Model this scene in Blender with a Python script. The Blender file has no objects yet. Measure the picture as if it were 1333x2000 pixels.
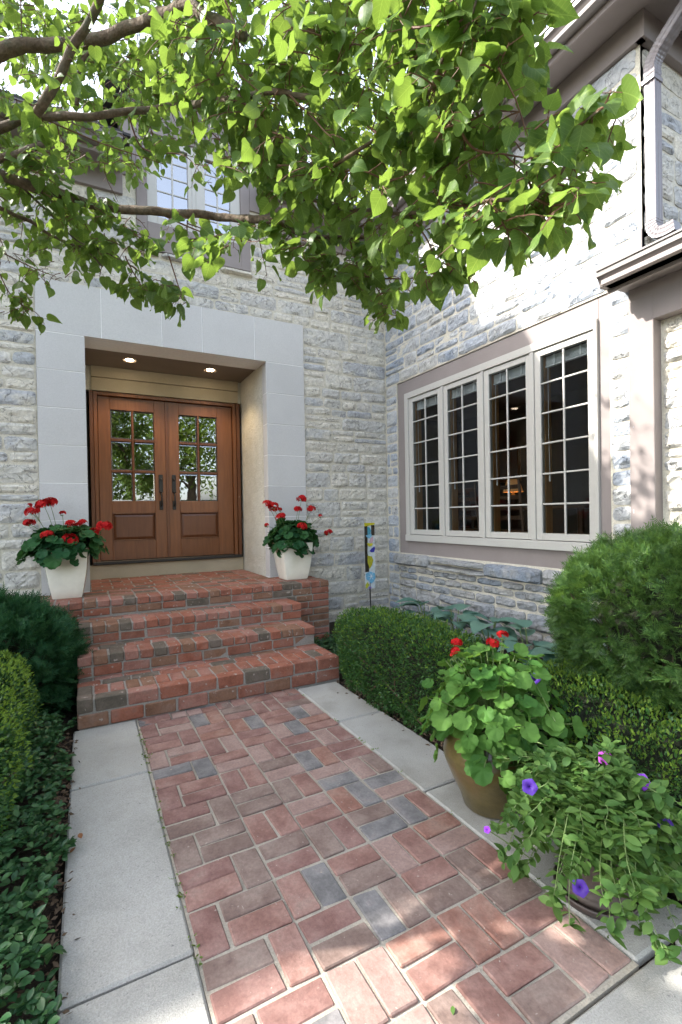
import bpy, math, random
import numpy as np
from mathutils import Vector, Matrix, noise as mnoise
random.seed(7); rng = np.random.default_rng(7)
S = bpy.context.scene
COL = S.collection
R = math.radians

# ------------------------------------------------------------------ camera
CAM = np.array([0.0, 0.0, 1.373])
FPX, YAW, PITCH, ROLL, CX, CY, PW, PH = 935.97, R(27.767), R(-0.546), R(-1.04), 660.96, 1015.1, 1333.0, 2000.0
FWD = np.array([math.sin(YAW)*math.cos(PITCH), math.cos(YAW)*math.cos(PITCH), math.sin(PITCH)])
_r0 = np.array([math.cos(YAW), -math.sin(YAW), 0.0]); _u0 = np.cross(_r0, FWD)
RGT = math.cos(ROLL)*_r0 + math.sin(ROLL)*_u0
UPV = -math.sin(ROLL)*_r0 + math.cos(ROLL)*_u0
cd = bpy.data.cameras.new('camera'); cam = bpy.data.objects.new('camera', cd); COL.objects.link(cam)
cd.sensor_fit = 'HORIZONTAL'; cd.sensor_width = 36.0; cd.lens = FPX/PW*36.0
cd.shift_x = (PW/2-CX)/PW; cd.shift_y = (CY-PH/2)/PW
cd.clip_start = 0.05; cd.clip_end = 1000
cam.matrix_world = Matrix(((RGT[0], UPV[0], -FWD[0], CAM[0]), (RGT[1], UPV[1], -FWD[1], CAM[1]), (RGT[2], UPV[2], -FWD[2], CAM[2]), (0, 0, 0, 1)))
S.camera = cam
def at(px, py, d):            # a pixel and a forward distance -> a point
    return CAM + d*(FWD + (px-CX)/FPX*RGT - (py-CY)/FPX*UPV)

# ------------------------------------------------------------------ sky, sun, exposure
SUN_TO = Vector((-1.0, 0.57, 1.0)).normalized()
w = bpy.data.worlds.new('World'); S.world = w; w.use_nodes = True
nt = w.node_tree; nt.nodes.clear()
sky = nt.nodes.new('ShaderNodeTexSky'); sky.sky_type = 'NISHITA'; sky.sun_disc = False
sky.sun_elevation = math.asin(SUN_TO.z); sky.sun_rotation = math.atan2(SUN_TO.x, SUN_TO.y)
sky.dust_density = 2.5; sky.air_density = 1.0; sky.ozone_density = 1.0
hsv = nt.nodes.new('ShaderNodeHueSaturation'); hsv.inputs['Saturation'].default_value = 0.58
bg = nt.nodes.new('ShaderNodeBackground'); bg.inputs['Strength'].default_value = 0.15
wo = nt.nodes.new('ShaderNodeOutputWorld')
nt.links.new(sky.outputs[0], hsv.inputs['Color']); nt.links.new(hsv.outputs[0], bg.inputs['Color']); nt.links.new(bg.outputs[0], wo.inputs['Surface'])
sd = bpy.data.lights.new('sun', 'SUN'); sd.energy = 2.6; sd.angle = R(0.53); sd.color = (1.0, 0.955, 0.89)
sun = bpy.data.objects.new('sun', sd); COL.objects.link(sun)
sun.rotation_euler = (-SUN_TO).to_track_quat('-Z', 'Y').to_euler(); sun.location = (-8, 6, 14)
S.view_settings.view_transform = 'Standard'; S.view_settings.look = 'None'; S.view_settings.gamma = 1.0
S.view_settings.exposure = 2.42
try:
    S.cycles.max_bounces = 8; S.cycles.transparent_max_bounces = 12; S.cycles.transmission_bounces = 6
    S.cycles.sample_clamp_indirect = 6.0; S.cycles.caustics_reflective = False; S.cycles.caustics_refractive = False
except Exception: pass

# ------------------------------------------------------------------ object helpers
def tag(o, label=None, cat=None, group=None, kind=None):
    if label: o['label'] = label
    if cat: o['category'] = cat
    if group: o['group'] = group
    if kind: o['kind'] = kind
    return o
def empty(name, loc=(0, 0, 0), parent=None, label=None, cat=None, group=None):
    o = bpy.data.objects.new(name, None); COL.objects.link(o); o.location = loc; o.empty_display_size = 0.05
    if parent: o.parent = parent
    return tag(o, label, cat, group)
def world_loc(o):
    v = Vector((0, 0, 0))
    while o: v = v + o.location; o = o.parent
    return v
def link(name, me, parent=None, loc=(0, 0, 0), rot=None, world=True):
    """loc is a world location (things and parts are never rotated at the root)"""
    o = bpy.data.objects.new(name, me); COL.objects.link(o)
    v = Vector(loc)
    if parent:
        o.parent = parent
        if world: v = v - world_loc(parent)
    o.location = v
    if rot is not None: o.rotation_euler = rot
    return o
def mesh(name, V, F, mat=None, smooth=False):
    me = bpy.data.meshes.new(name)
    me.from_pydata([tuple(map(float, v)) for v in V], [], [tuple(f) for f in F]); me.update()
    if mat: me.materials.append(mat)
    if smooth: me.polygons.foreach_set('use_smooth', [True]*len(me.polygons))
    return me
def set_uv(me, UV):
    li = np.empty(len(me.loops), np.int32); me.loops.foreach_get('vertex_index', li)
    lay = me.uv_layers.new(name='UVMap'); lay.data.foreach_set('uv', np.asarray(UV, np.float32)[li].ravel()); return me
def bigmesh(name, V, F, mat, smooth=False):      # numpy arrays, faces all of one size
    V = np.asarray(V, np.float32); F = np.asarray(F, np.int32); k = F.shape[1]
    me = bpy.data.meshes.new(name)
    me.vertices.add(len(V)); me.vertices.foreach_set('co', V.ravel())
    me.loops.add(F.size); me.loops.foreach_set('vertex_index', F.ravel())
    me.polygons.add(len(F)); me.polygons.foreach_set('loop_start', np.arange(0, F.size, k, dtype=np.int32))
    me.update(calc_edges=True); me.validate()
    if smooth: me.polygons.foreach_set('use_smooth', np.ones(len(F), bool))
    if mat: me.materials.append(mat)
    return me
class MB:                                        # collects shapes into one mesh
    def __init__(s): s.V = []; s.F = []
    def add(s, V, F):
        n = len(s.V); s.V += [tuple(v) for v in V]; s.F += [tuple(i+n for i in f) for f in F]; return s
    def box(s, x0, x1, y0, y1, z0, z1, c=0.0):
        V, F = cbox(x0, x1, y0, y1, z0, z1, c); return s.add(V, F)
    def tube(s, pts, rad, n=8, caps=True):
        V, F = tube(pts, rad, n, caps); return s.add(V, F)
    def lathe(s, prof, n=24, loc=(0, 0, 0)):
        V, F = lathe(prof, n); return s.add([(a+loc[0], b+loc[1], c+loc[2]) for a, b, c in V], F)
    def obj(s, name, mat, parent=None, loc=(0, 0, 0), smooth=False):
        return link(name, mesh(name, [(v[0]-loc[0], v[1]-loc[1], v[2]-loc[2]) for v in s.V], s.F, mat, smooth), parent, loc)
def cbox(x0, x1, y0, y1, z0, z1, c=0.0, jit=0.0):
    if c <= 0:
        V = [(x, y, z) for x in (x0, x1) for y in (y0, y1) for z in (z0, z1)]
        return V, [(0, 1, 3, 2), (4, 6, 7, 5), (0, 4, 5, 1), (2, 3, 7, 6), (0, 2, 6, 4), (1, 5, 7, 3)]
    V = []; idx = {}
    for sx in (0, 1):
        for sy in (0, 1):
            for sz in (0, 1):
                X = (x0, x1)[sx]; Y = (y0, y1)[sy]; Z = (z0, z1)[sz]
                dx = c if sx == 0 else -c; dy = c if sy == 0 else -c; dz = c if sz == 0 else -c
                j = [random.uniform(-jit, jit) for _ in range(3)]
                for a, P in enumerate(((X, Y+dy, Z+dz), (X+dx, Y, Z+dz), (X+dx, Y+dy, Z))):
                    idx[(sx, sy, sz, a)] = len(V); V.append((P[0]+j[0], P[1]+j[1], P[2]+j[2]))
    F = []
    g = lambda a, b, c_, d: idx[(a, b, c_, d)]
    F.append((g(0,0,0,0), g(0,0,1,0), g(0,1,1,0), g(0,1,0,0))); F.append((g(1,0,0,0), g(1,1,0,0), g(1,1,1,0), g(1,0,1,0)))
    F.append((g(0,0,0,1), g(1,0,0,1), g(1,0,1,1), g(0,0,1,1))); F.append((g(0,1,0,1), g(0,1,1,1), g(1,1,1,1), g(1,1,0,1)))
    F.append((g(0,0,0,2), g(0,1,0,2), g(1,1,0,2), g(1,0,0,2))); F.append((g(0,0,1,2), g(1,0,1,2), g(1,1,1,2), g(0,1,1,2)))
    for sy in (0, 1):
        for sz in (0, 1): F.append((g(0,sy,sz,1), g(1,sy,sz,1), g(1,sy,sz,2), g(0,sy,sz,2)))
    for sx in (0, 1):
        for sz in (0, 1): F.append((g(sx,0,sz,0), g(sx,1,sz,0), g(sx,1,sz,2), g(sx,0,sz,2)))
    for sx in (0, 1):
        for sy in (0, 1): F.append((g(sx,sy,0,0), g(sx,sy,1,0), g(sx,sy,1,1), g(sx,sy,0,1)))
    for sx in (0, 1):
        for sy in (0, 1):
            for sz in (0, 1): F.append((g(sx,sy,sz,0), g(sx,sy,sz,1), g(sx,sy,sz,2)))
    return V, fixn(V, F)
def fixn(V, F):                                   # outward normals for a convex-ish closed shape
    c = [sum(v[i] for v in V)/len(V) for i in range(3)]
    out = []
    for f in F:
        a, b, d = (Vector(V[f[0]]), Vector(V[f[1]]), Vector(V[f[2]]))
        n = (b-a).cross(d-a); m = sum((Vector(V[i]) for i in f), Vector())/len(f) - Vector(c)
        out.append(f if n.dot(m) >= 0 else tuple(reversed(f)))
    return out
def spline(pts, k=4):
    P = [Vector(p) for p in pts]; out = []
    for i in range(len(P)-1):
        a = P[max(i-1, 0)]; b = P[i]; c = P[i+1]; d = P[min(i+2, len(P)-1)]
        for j in range(k):
            t = j/k
            out.append(0.5*((2*b)+(c-a)*t+(2*a-5*b+4*c-d)*t*t+(3*b-a-3*c+d)*t**3))
    out.append(P[-1]); return out
def tube(pts, rad, n=8, caps=True, bump=0.0):
    P = [Vector(p) for p in pts]; V = []; F = []
    if not hasattr(rad, '__len__'): rad = [rad]*len(P)
    up = Vector((0.13, 0.27, 0.95))
    for i, p in enumerate(P):
        t = (P[min(i+1, len(P)-1)]-P[max(i-1, 0)]).normalized()
        a = t.cross(up)
        if a.length < 1e-3: a = t.cross(Vector((1, 0, 0)))
        a.normalize(); b = a.cross(t)
        for k in range(n):
            th = 2*math.pi*k/n; r = rad[i]*(1+bump*random.uniform(-1, 1))
            q = p+a*math.cos(th)*r+b*math.sin(th)*r; V.append((q.x, q.y, q.z))
    for i in range(len(P)-1):
        for k in range(n):
            F.append((i*n+k, i*n+(k+1) % n, (i+1)*n+(k+1) % n, (i+1)*n+k))
    if caps: F.append(tuple(reversed(range(n)))); F.append(tuple((len(P)-1)*n+k for k in range(n)))
    return V, F
def lathe(prof, n=24):
    V = []; F = []
    for (r, z) in prof:
        for k in range(n):
            th = 2*math.pi*k/n; V.append((r*math.cos(th), r*math.sin(th), z))
    for i in range(len(prof)-1):
        for k in range(n): F.append((i*n+k, i*n+(k+1) % n, (i+1)*n+(k+1) % n, (i+1)*n+k))
    F.append(tuple(reversed(range(n)))); F.append(tuple((len(prof)-1)*n+k for k in range(n)))
    return V, F
def extrude(prof, a, b, axis):                    # closed 2D profile swept from a to b along 'x' or 'y'
    n = len(prof); V = []
    for t in (a, b):
        for (u, z) in prof: V.append((t, u, z) if axis == 'x' else (u, t, z))
    F = [(i, (i+1) % n, n+(i+1) % n, n+i) for i in range(n)]
    F.append(tuple(reversed(range(n)))); F.append(tuple(range(n, 2*n)))
    return V, F

# ------------------------------------------------------------------ material helpers
def newmat(name):
    m = bpy.data.materials.new(name); m.use_nodes = True; n = m.node_tree; n.nodes.clear()
    out = n.nodes.new('ShaderNodeOutputMaterial'); return m, n, out
def nd(n, t, **kw):
    o = n.nodes.new(t)
    for k, v in kw.items():
        if k.startswith('i_'): o.inputs[k[2:].replace('_', ' ')].default_value = v
        else: setattr(o, k, v)
    return o
def coords(n, rnd=True):
    tc = nd(n, 'ShaderNodeTexCoord')
    if not rnd: return tc.outputs['Object']
    oi = nd(n, 'ShaderNodeObjectInfo'); mu = nd(n, 'ShaderNodeMath', operation='MULTIPLY'); mu.inputs[1].default_value = 57.0
    n.links.new(oi.outputs['Random'], mu.inputs[0])
    va = nd(n, 'ShaderNodeVectorMath', operation='ADD')
    n.links.new(tc.outputs['Object'], va.inputs[0]); n.links.new(mu.outputs[0], va.inputs[1]); return va.outputs[0]
def ramp(n, fac, stops):
    r = nd(n, 'ShaderNodeValToRGB'); cr = r.color_ramp
    while len(cr.elements) < len(stops): cr.elements.new(0.5)
    for e, (p, c) in zip(cr.elements, stops): e.position = p; e.color = (*c, 1)
    n.links.new(fac, r.inputs[0]); return r.outputs[0]
def mixc(n, fac, a, b, mode='MIX'):
    m = nd(n, 'ShaderNodeMix', data_type='RGBA', blend_type=mode)
    for s, v in ((m.inputs[0], fac), (m.inputs[6], a), (m.inputs[7], b)):
        if isinstance(v, (int, float)): s.default_value = v
        elif isinstance(v, tuple): s.default_value = (*v, 1)
        else: n.links.new(v, s)
    return m.outputs[2]
def noisef(n, vec, scale, detail=4, rough=0.55, dist=0.0):
    t = nd(n, 'ShaderNodeTexNoise'); t.inputs['Scale'].default_value = scale; t.inputs['Detail'].default_value = detail
    t.inputs['Roughness'].default_value = rough; t.inputs['Distortion'].default_value = dist
    n.links.new(vec, t.inputs['Vector']); return t.outputs['Fac']
def bumpn(n, h, strength, dist, prev=None):
    b = nd(n, 'ShaderNodeBump'); b.inputs['Strength'].default_value = strength; b.inputs['Distance'].default_value = dist
    n.links.new(h, b.inputs['Height'])
    if prev is not None: n.links.new(prev, b.inputs['Normal'])
    return b.outputs[0]
def rough_mat(name, cols, scale=6, rough=0.85, fine=60, bump=0.4, bdist=0.004, fine_amt=0.18, objrand=None, spec=0.3, speck=None, metal=0.0, coat=0.0):
    """cols: ramp over large noise; objrand: ramp over per-object random, mixed half"""
    m, n, out = newmat(name); vec = coords(n)
    big = noisef(n, vec, scale, 5, 0.6); c = ramp(n, big, [(0.25+0.5*i/max(1, len(cols)-1), k) for i, k in enumerate(cols)])
    if objrand:
        oi = nd(n, 'ShaderNodeObjectInfo')
        oc = ramp(n, oi.outputs['Random'], [(i/max(1, len(objrand)-1), k) for i, k in enumerate(objrand)])
        c = mixc(n, 0.6, c, oc)
    f = noisef(n, vec, fine, 4, 0.7)
    c = mixc(n, fine_amt, c, ramp(n, f, [(0.3, (0.15, 0.15, 0.15)), (0.7, (1, 1, 1))]), 'MULTIPLY')
    if speck:
        sp = noisef(n, vec, speck[0], 2, 0.5); c = mixc(n, ramp(n, sp, [(speck[1], (0, 0, 0)), (speck[1]+0.06, (1, 1, 1))]), c, speck[2])
    p = nd(n, 'ShaderNodeBsdfPrincipled'); n.links.new(c, p.inputs['Base Color'])
    p.inputs['Roughness'].default_value = rough; p.inputs['Specular IOR Level'].default_value = spec; p.inputs['Metallic'].default_value = metal
    p.inputs['Coat Weight'].default_value = coat; p.inputs['Coat Roughness'].default_value = 0.12
    if bump:
        b1 = bumpn(n, big, bump, bdist*3); b2 = bumpn(n, f, bump, bdist, b1); n.links.new(b2, p.inputs['Normal'])
    n.links.new(p.outputs[0], out.inputs[0]); return m
def leaf_mat(name, cols, trans=0.5, tcol=(0.35, 0.55, 0.05), rough=0.45, gloss=0.35, vein=0.0):
    m, n, out = newmat(name)
    ge = nd(n, 'ShaderNodeNewGeometry'); oi = nd(n, 'ShaderNodeObjectInfo')
    ad = nd(n, 'ShaderNodeMath', operation='ADD'); n.links.new(ge.outputs['Random Per Island'], ad.inputs[0]); n.links.new(oi.outputs['Random'], ad.inputs[1])
    fr = nd(n, 'ShaderNodeMath', operation='FRACT'); n.links.new(ad.outputs[0], fr.inputs[0])
    c = ramp(n, fr.outputs[0], [(i/max(1, len(cols)-1), k) for i, k in enumerate(cols)])
    tc = nd(n, 'ShaderNodeTexCoord'); nz = noisef(n, tc.outputs['Object'], 35, 3, 0.6)
    c = mixc(n, 0.3, c, ramp(n, nz, [(0.3, (0.45, 0.5, 0.4)), (0.7, (1, 1, 1))]), 'MULTIPLY')
    vh = None
    if vein:
        uv = nd(n, 'ShaderNodeUVMap'); sx_ = nd(n, 'ShaderNodeSeparateXYZ'); n.links.new(uv.outputs[0], sx_.inputs[0])
        def mt(op, a_, b_):
            q = nd(n, 'ShaderNodeMath', operation=op)
            for i_, v_ in enumerate((a_, b_)):
                if v_ is None: continue
                if isinstance(v_, (int, float)): q.inputs[i_].default_value = v_
                else: n.links.new(v_, q.inputs[i_])
            return q.outputs[0]
        ax = mt('ABSOLUTE', sx_.outputs[0], None)
        mid = mt('LESS_THAN', ax, 0.014)
        fr_ = mt('FRACT', mt('MULTIPLY', mt('SUBTRACT', sx_.outputs[1], mt('MULTIPLY', ax, 0.75)), 6.0), None)
        side = mt('LESS_THAN', mt('ABSOLUTE', mt('SUBTRACT', fr_, 0.5), None), 0.055)
        vh = mt('MAXIMUM', mid, mt('MULTIPLY', side, 0.55))
        c = mixc(n, mt('MULTIPLY', vh, vein), c, (0.30, 0.42, 0.10))
    p = nd(n, 'ShaderNodeBsdfPrincipled'); n.links.new(c, p.inputs['Base Color']); p.inputs['Roughness'].default_value = rough
    p.inputs['Specular IOR Level'].default_value = gloss
    t = nd(n, 'ShaderNodeBsdfTranslucent'); tcx = mixc(n, 0.45, c, tcol)
    if vh is not None: tcx = mixc(n, 0.35, tcx, mixc(n, vh, (1, 1, 1), (0.35, 0.4, 0.2)), 'MULTIPLY')
    n.links.new(tcx, t.inputs['Color'])
    mx = nd(n, 'ShaderNodeMixShader'); mx.inputs[0].default_value = trans
    b = bumpn(n, nz, 0.25, 0.004); n.links.new(b, p.inputs['Normal'])
    n.links.new(p.outputs[0], mx.inputs[1]); n.links.new(t.outputs[0], mx.inputs[2]); n.links.new(mx.outputs[0], out.inputs[0]); return m
def plain(name, col, rough=0.5, spec=0.4, metal=0.0, coat=0.0, emit=None, es=0.0, bump=0.15, scale=40, var=0.12):
    m, n, out = newmat(name); vec = coords(n); f = noisef(n, vec, scale, 4, 0.6)
    c = mixc(n, var, col, ramp(n, f, [(0.3, tuple(0.35*k for k in col)), (0.7, tuple(min(1, 1.25*k) for k in col))]))
    p = nd(n, 'ShaderNodeBsdfPrincipled'); n.links.new(c, p.inputs['Base Color']); p.inputs['Roughness'].default_value = rough
    p.inputs['Specular IOR Level'].default_value = spec; p.inputs['Metallic'].default_value = metal; p.inputs['Coat Weight'].default_value = coat; p.inputs['Coat Roughness'].default_value = 0.08
    if emit: p.inputs['Emission Color'].default_value = (*emit, 1); p.inputs['Emission Strength'].default_value = es
    if bump: n.links.new(bumpn(n, f, bump, 0.002), p.inputs['Normal'])
    n.links.new(p.outputs[0], out.inputs[0]); return m
def wood_mat(name, c0, c1, axis_scale=(30, 30, 2.2), rough=0.35, coat=0.25):
    m, n, out = newmat(name); vec = coords(n)
    mp = nd(n, 'ShaderNodeMapping'); mp.inputs['Scale'].default_value = axis_scale; n.links.new(vec, mp.inputs[0])
    f = noisef(n, mp.outputs[0], 1.0, 6, 0.6, 0.6); c = ramp(n, f, [(0.28, c0), (0.72, c1)])
    oi = nd(n, 'ShaderNodeObjectInfo'); c = mixc(n, 0.25, c, ramp(n, oi.outputs['Random'], [(0, c0), (1, c1)]))
    p = nd(n, 'ShaderNodeBsdfPrincipled'); n.links.new(c, p.inputs['Base Color']); p.inputs['Roughness'].default_value = rough
    p.inputs['Coat Weight'].default_value = coat; p.inputs['Coat Roughness'].default_value = 0.2
    n.links.new(bumpn(n, f, 0.15, 0.002), p.inputs['Normal']); n.links.new(p.outputs[0], out.inputs[0]); return m
def glass_mat(name, ior=1.6, tint=(0.9, 0.93, 0.92), wav=0.0):
    m, n, out = newmat(name)
    fr = nd(n, 'ShaderNodeFresnel'); fr.inputs['IOR'].default_value = ior
    g = nd(n, 'ShaderNodeBsdfGlossy'); g.inputs['Roughness'].default_value = 0.01; g.inputs['Color'].default_value = (0.95, 0.97, 1, 1)
    t = nd(n, 'ShaderNodeBsdfTransparent'); t.inputs['Color'].default_value = (*tint, 1)
    if wav:
        tc = nd(n, 'ShaderNodeTexCoord'); nz = noisef(n, tc.outputs['Object'], 7, 1, 0.4); b = bumpn(n, nz, wav, 0.01); n.links.new(b, g.inputs['Normal'])
    mx = nd(n, 'ShaderNodeMixShader'); n.links.new(fr.outputs[0], mx.inputs[0]); n.links.new(t.outputs[0], mx.inputs[1]); n.links.new(g.outputs[0], mx.inputs[2])
    n.links.new(mx.outputs[0], out.inputs[0]); return m

M = {}
def stone_mat(name, ramp_cols, smear, amt):
    m, n, out = newmat(name); vec = coords(n); oi = nd(n, 'ShaderNodeObjectInfo')
    big = noisef(n, vec, 4.5, 5, 0.62, .6); f = noisef(n, vec, 42, 5, 0.72); med = noisef(n, vec, 15, 4, .6, .4)
    ge = nd(n, 'ShaderNodeNewGeometry'); ad = nd(n, 'ShaderNodeMath', operation='ADD'); n.links.new(oi.outputs['Random'], ad.inputs[0]); n.links.new(ge.outputs['Random Per Island'], ad.inputs[1]); fr = nd(n, 'ShaderNodeMath', operation='FRACT'); n.links.new(ad.outputs[0], fr.inputs[0])
    c = ramp(n, fr.outputs[0], [(i/(len(ramp_cols)-1), k) for i, k in enumerate(ramp_cols)])
    c = mixc(n, ramp(n, big, [(.46, (0, 0, 0)), (.66, (amt, amt, amt))]), c, smear)                 # lime wash of old mortar
    c = mixc(n, .45, c, ramp(n, med, [(.28, (.55, .56, .58)), (.62, (1, 1, 1))]), 'MULTIPLY')
    c = mixc(n, .45, c, ramp(n, f, [(.30, (.35, .35, .36)), (.62, (1, 1, 1))]), 'MULTIPLY')
    cr = noisef(n, vec, 7, 3, .5, 1.2); sb = nd(n, 'ShaderNodeMath', operation='SUBTRACT'); n.links.new(cr, sb.inputs[0]); sb.inputs[1].default_value = .5
    ab = nd(n, 'ShaderNodeMath', operation='ABSOLUTE'); n.links.new(sb.outputs[0], ab.inputs[0]); crack = ramp(n, ab.outputs[0], [(.002, (0, 0, 0)), (.016, (1, 1, 1))])
    c = mixc(n, .45, c, crack, 'MULTIPLY')
    p = nd(n, 'ShaderNodeBsdfPrincipled'); n.links.new(c, p.inputs['Base Color']); p.inputs['Roughness'].default_value = .92; p.inputs['Specular IOR Level'].default_value = .2
    b = bumpn(n, med, .55, .010); b = bumpn(n, f, .8, .005, b); b = bumpn(n, crack, .7, .006, b); n.links.new(b, p.inputs['Normal']); n.links.new(p.outputs[0], out.inputs[0]); return m
M['stone'] = stone_mat('limestone', [(.45, .465, .475), (.76, .71, .595), (.56, .56, .545), (.74, .69, .59), (.50, .51, .525), (.78, .72, .60), (.66, .64, .585)], (.80, .755, .64), .8)
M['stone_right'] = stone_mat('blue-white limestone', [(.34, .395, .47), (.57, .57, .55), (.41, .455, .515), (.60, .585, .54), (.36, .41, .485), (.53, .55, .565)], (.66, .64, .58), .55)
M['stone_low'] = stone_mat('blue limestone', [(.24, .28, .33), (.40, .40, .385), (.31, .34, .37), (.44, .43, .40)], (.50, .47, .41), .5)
M['mortar'] = rough_mat('pale mortar', [(0.60, 0.56, 0.455), (0.76, 0.715, 0.60)], 4, 0.95, 70, 0.8, 0.005, 0.35)
M['slab'] = rough_mat('cut limestone', [(0.50, 0.49, 0.47), (0.59, 0.583, 0.565), (0.63, 0.62, 0.60)], 2.2, 0.8, 90, 0.2, 0.0008, 0.16, objrand=[(0.53, 0.525, 0.515), (0.62, 0.612, 0.595), (0.57, 0.565, 0.56)])
M['slab_joint'] = plain('white joint', (0.86, 0.86, 0.84), 0.9)
M['stucco'] = rough_mat('cream stucco', [(0.60, 0.59, 0.50), (0.69, 0.68, 0.60)], 6, 0.95, 55, 1.0, 0.008, 0.15)
M['taupe'] = rough_mat('taupe painted wood', [(0.245, 0.212, 0.20), (0.29, 0.252, 0.238)], 3, 0.6, 160, 0.12, 0.0008, 0.08)
M['taupe_dark'] = rough_mat('taupe-brown ceiling paint', [(0.185, 0.150, 0.118), (0.22, 0.18, 0.145)], 3, 0.7, 160, 0.12, 0.0008, 0.08)  # the recess ceiling's own taupe-brown paint
M['board'] = rough_mat('khaki header board', [(0.42, 0.36, 0.25), (0.52, 0.45, 0.32)], 3, 0.6, 120, 0.15, 0.001, 0.12)
M['gutter'] = plain('taupe gutter metal', (0.165, 0.145, 0.135), 0.35, 0.5)
M['downspout'] = plain('taupe downspout metal', (0.21, 0.19, 0.195), 0.35, 0.5)
M['cream'] = plain('cream window paint', (0.49, 0.475, 0.435), 0.4, 0.5, var=0.05)
M['wood_in'] = wood_mat('honey oak', (0.28, 0.13, 0.04), (0.45, 0.24, 0.09))
M['door'] = wood_mat('mahogany', (0.115, 0.040, 0.013), (0.225, 0.086, 0.029))
M['door_dark'] = wood_mat('dark mahogany', (0.085, 0.028, 0.010), (0.155, 0.056, 0.020))
M['black'] = plain('black bronze', (0.02, 0.019, 0.018), 0.45, 0.5)
M['glass'] = glass_mat('window glass', 1.42, (0.80, 0.84, 0.84), 0.02)
M['door_glass'] = glass_mat('bevelled door glass', 3.6, (0.75, 0.78, 0.76), 0.03)
M['up_glass'] = glass_mat('upper window glass', 5.0, (0.6, 0.65, 0.7), 0.01)
M['blind'] = plain('white blind', (0.72, 0.74, 0.75), 0.5)
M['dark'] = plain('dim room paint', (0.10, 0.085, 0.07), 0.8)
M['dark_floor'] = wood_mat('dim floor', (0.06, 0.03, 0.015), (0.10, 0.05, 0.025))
M['shingle'] = rough_mat('charcoal shingle', [(0.035, 0.036, 0.042), (0.085, 0.083, 0.085)], 10, 0.95, 150, 0.8, 0.003, 0.4, objrand=[(0.04, 0.04, 0.05), (0.09, 0.085, 0.08)])
M['moss'] = rough_mat('mossy shingle', [(0.05, 0.07, 0.03), (0.10, 0.095, 0.085), (0.06, 0.055, 0.05)], 14, 0.95, 150, 0.9, 0.004, 0.4)
BR = [[(0.21, 0.072, 0.042), (0.28, 0.105, 0.066)], [(0.19, 0.072, 0.046), (0.25, 0.10, 0.066)], [(0.165, 0.082, 0.05), (0.22, 0.118, 0.074)], [(0.085, 0.072, 0.055), (0.125, 0.102, 0.078)], [(0.235, 0.10, 0.072), (0.30, 0.145, 0.11)]]
M['stepbrick'] = [rough_mat('step brick %d' % i, [c[0], tuple(1.15*k for k in c[1]), tuple(.6*k+.4*q for k, q in zip(c[1], (.36, .27, .23)))], 9, 0.85, 70, 0.7, 0.003, 0.35, speck=(28, 0.66, (0.36, 0.30, 0.26))) for i, c in enumerate(BR)]
PV = [[(0.24, 0.128, 0.104), (0.32, 0.19, 0.158)], [(0.21, 0.112, 0.095), (0.28, 0.165, 0.142)], [(0.26, 0.130, 0.098), (0.33, 0.195, 0.152)], [(0.19, 0.130, 0.108), (0.26, 0.19, 0.16)], [(0.155, 0.148, 0.145), (0.24, 0.225, 0.22)], [(0.30, 0.20, 0.17), (0.36, 0.25, 0.215)]]
M['paver'] = [rough_mat('paver brick %d' % i, [tuple(.82*k for k in c[0]), c[0], c[1], tuple(.55*k+.45*q for k, q in zip(c[1], (.34, .28, .235)))], 9, 0.88, 80, 0.8, 0.002, 0.38, speck=(60, 0.70, (0.33, 0.27, 0.23))) for i, c in enumerate(PV)]
M['sand'] = rough_mat('sandy joint', [(0.34, 0.31, 0.25), (0.46, 0.42, 0.35)], 5, 0.98, 150, 0.9, 0.004, 0.4)
M['stepmortar'] = rough_mat('grey joint', [(0.26, 0.24, 0.21), (0.40, 0.37, 0.33)], 6, 0.98, 100, 0.8, 0.003, 0.4)
M['concrete'] = rough_mat('exposed concrete', [(0.27, 0.26, 0.22), (0.39, 0.38, 0.345), (0.45, 0.44, 0.405), (0.33, 0.32, 0.28)], 1.9, 0.92, 190, 0.9, 0.003, 0.42, speck=(85, 0.69, (0.20, 0.19, 0.18)))
M['soil'] = rough_mat('dark mulch', [(0.022, 0.016, 0.011), (0.06, 0.042, 0.03)], 12, 0.98, 60, 1.0, 0.012, 0.5)
M['lawn'] = rough_mat('lawn', [(0.045, 0.085, 0.02), (0.08, 0.13, 0.035)], 8, 0.95, 120, 1.0, 0.02, 0.5)
M['inner'] = rough_mat('near-black shrub shade', [(0.012, 0.018, 0.008), (0.03, 0.035, 0.016)], 30, 0.98, 90, 1.0, 0.01, 0.5)  # near-black: the shade inside the shrubs put into the colour
M['bark'] = rough_mat('tree bark', [(0.075, 0.052, 0.034), (0.17, 0.125, 0.085), (0.115, 0.12, 0.08)], 14, 0.95, 55, 1.0, 0.006, 0.6)
M['twig'] = plain('reddish twig', (0.13, 0.065, 0.038), 0.7)

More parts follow.
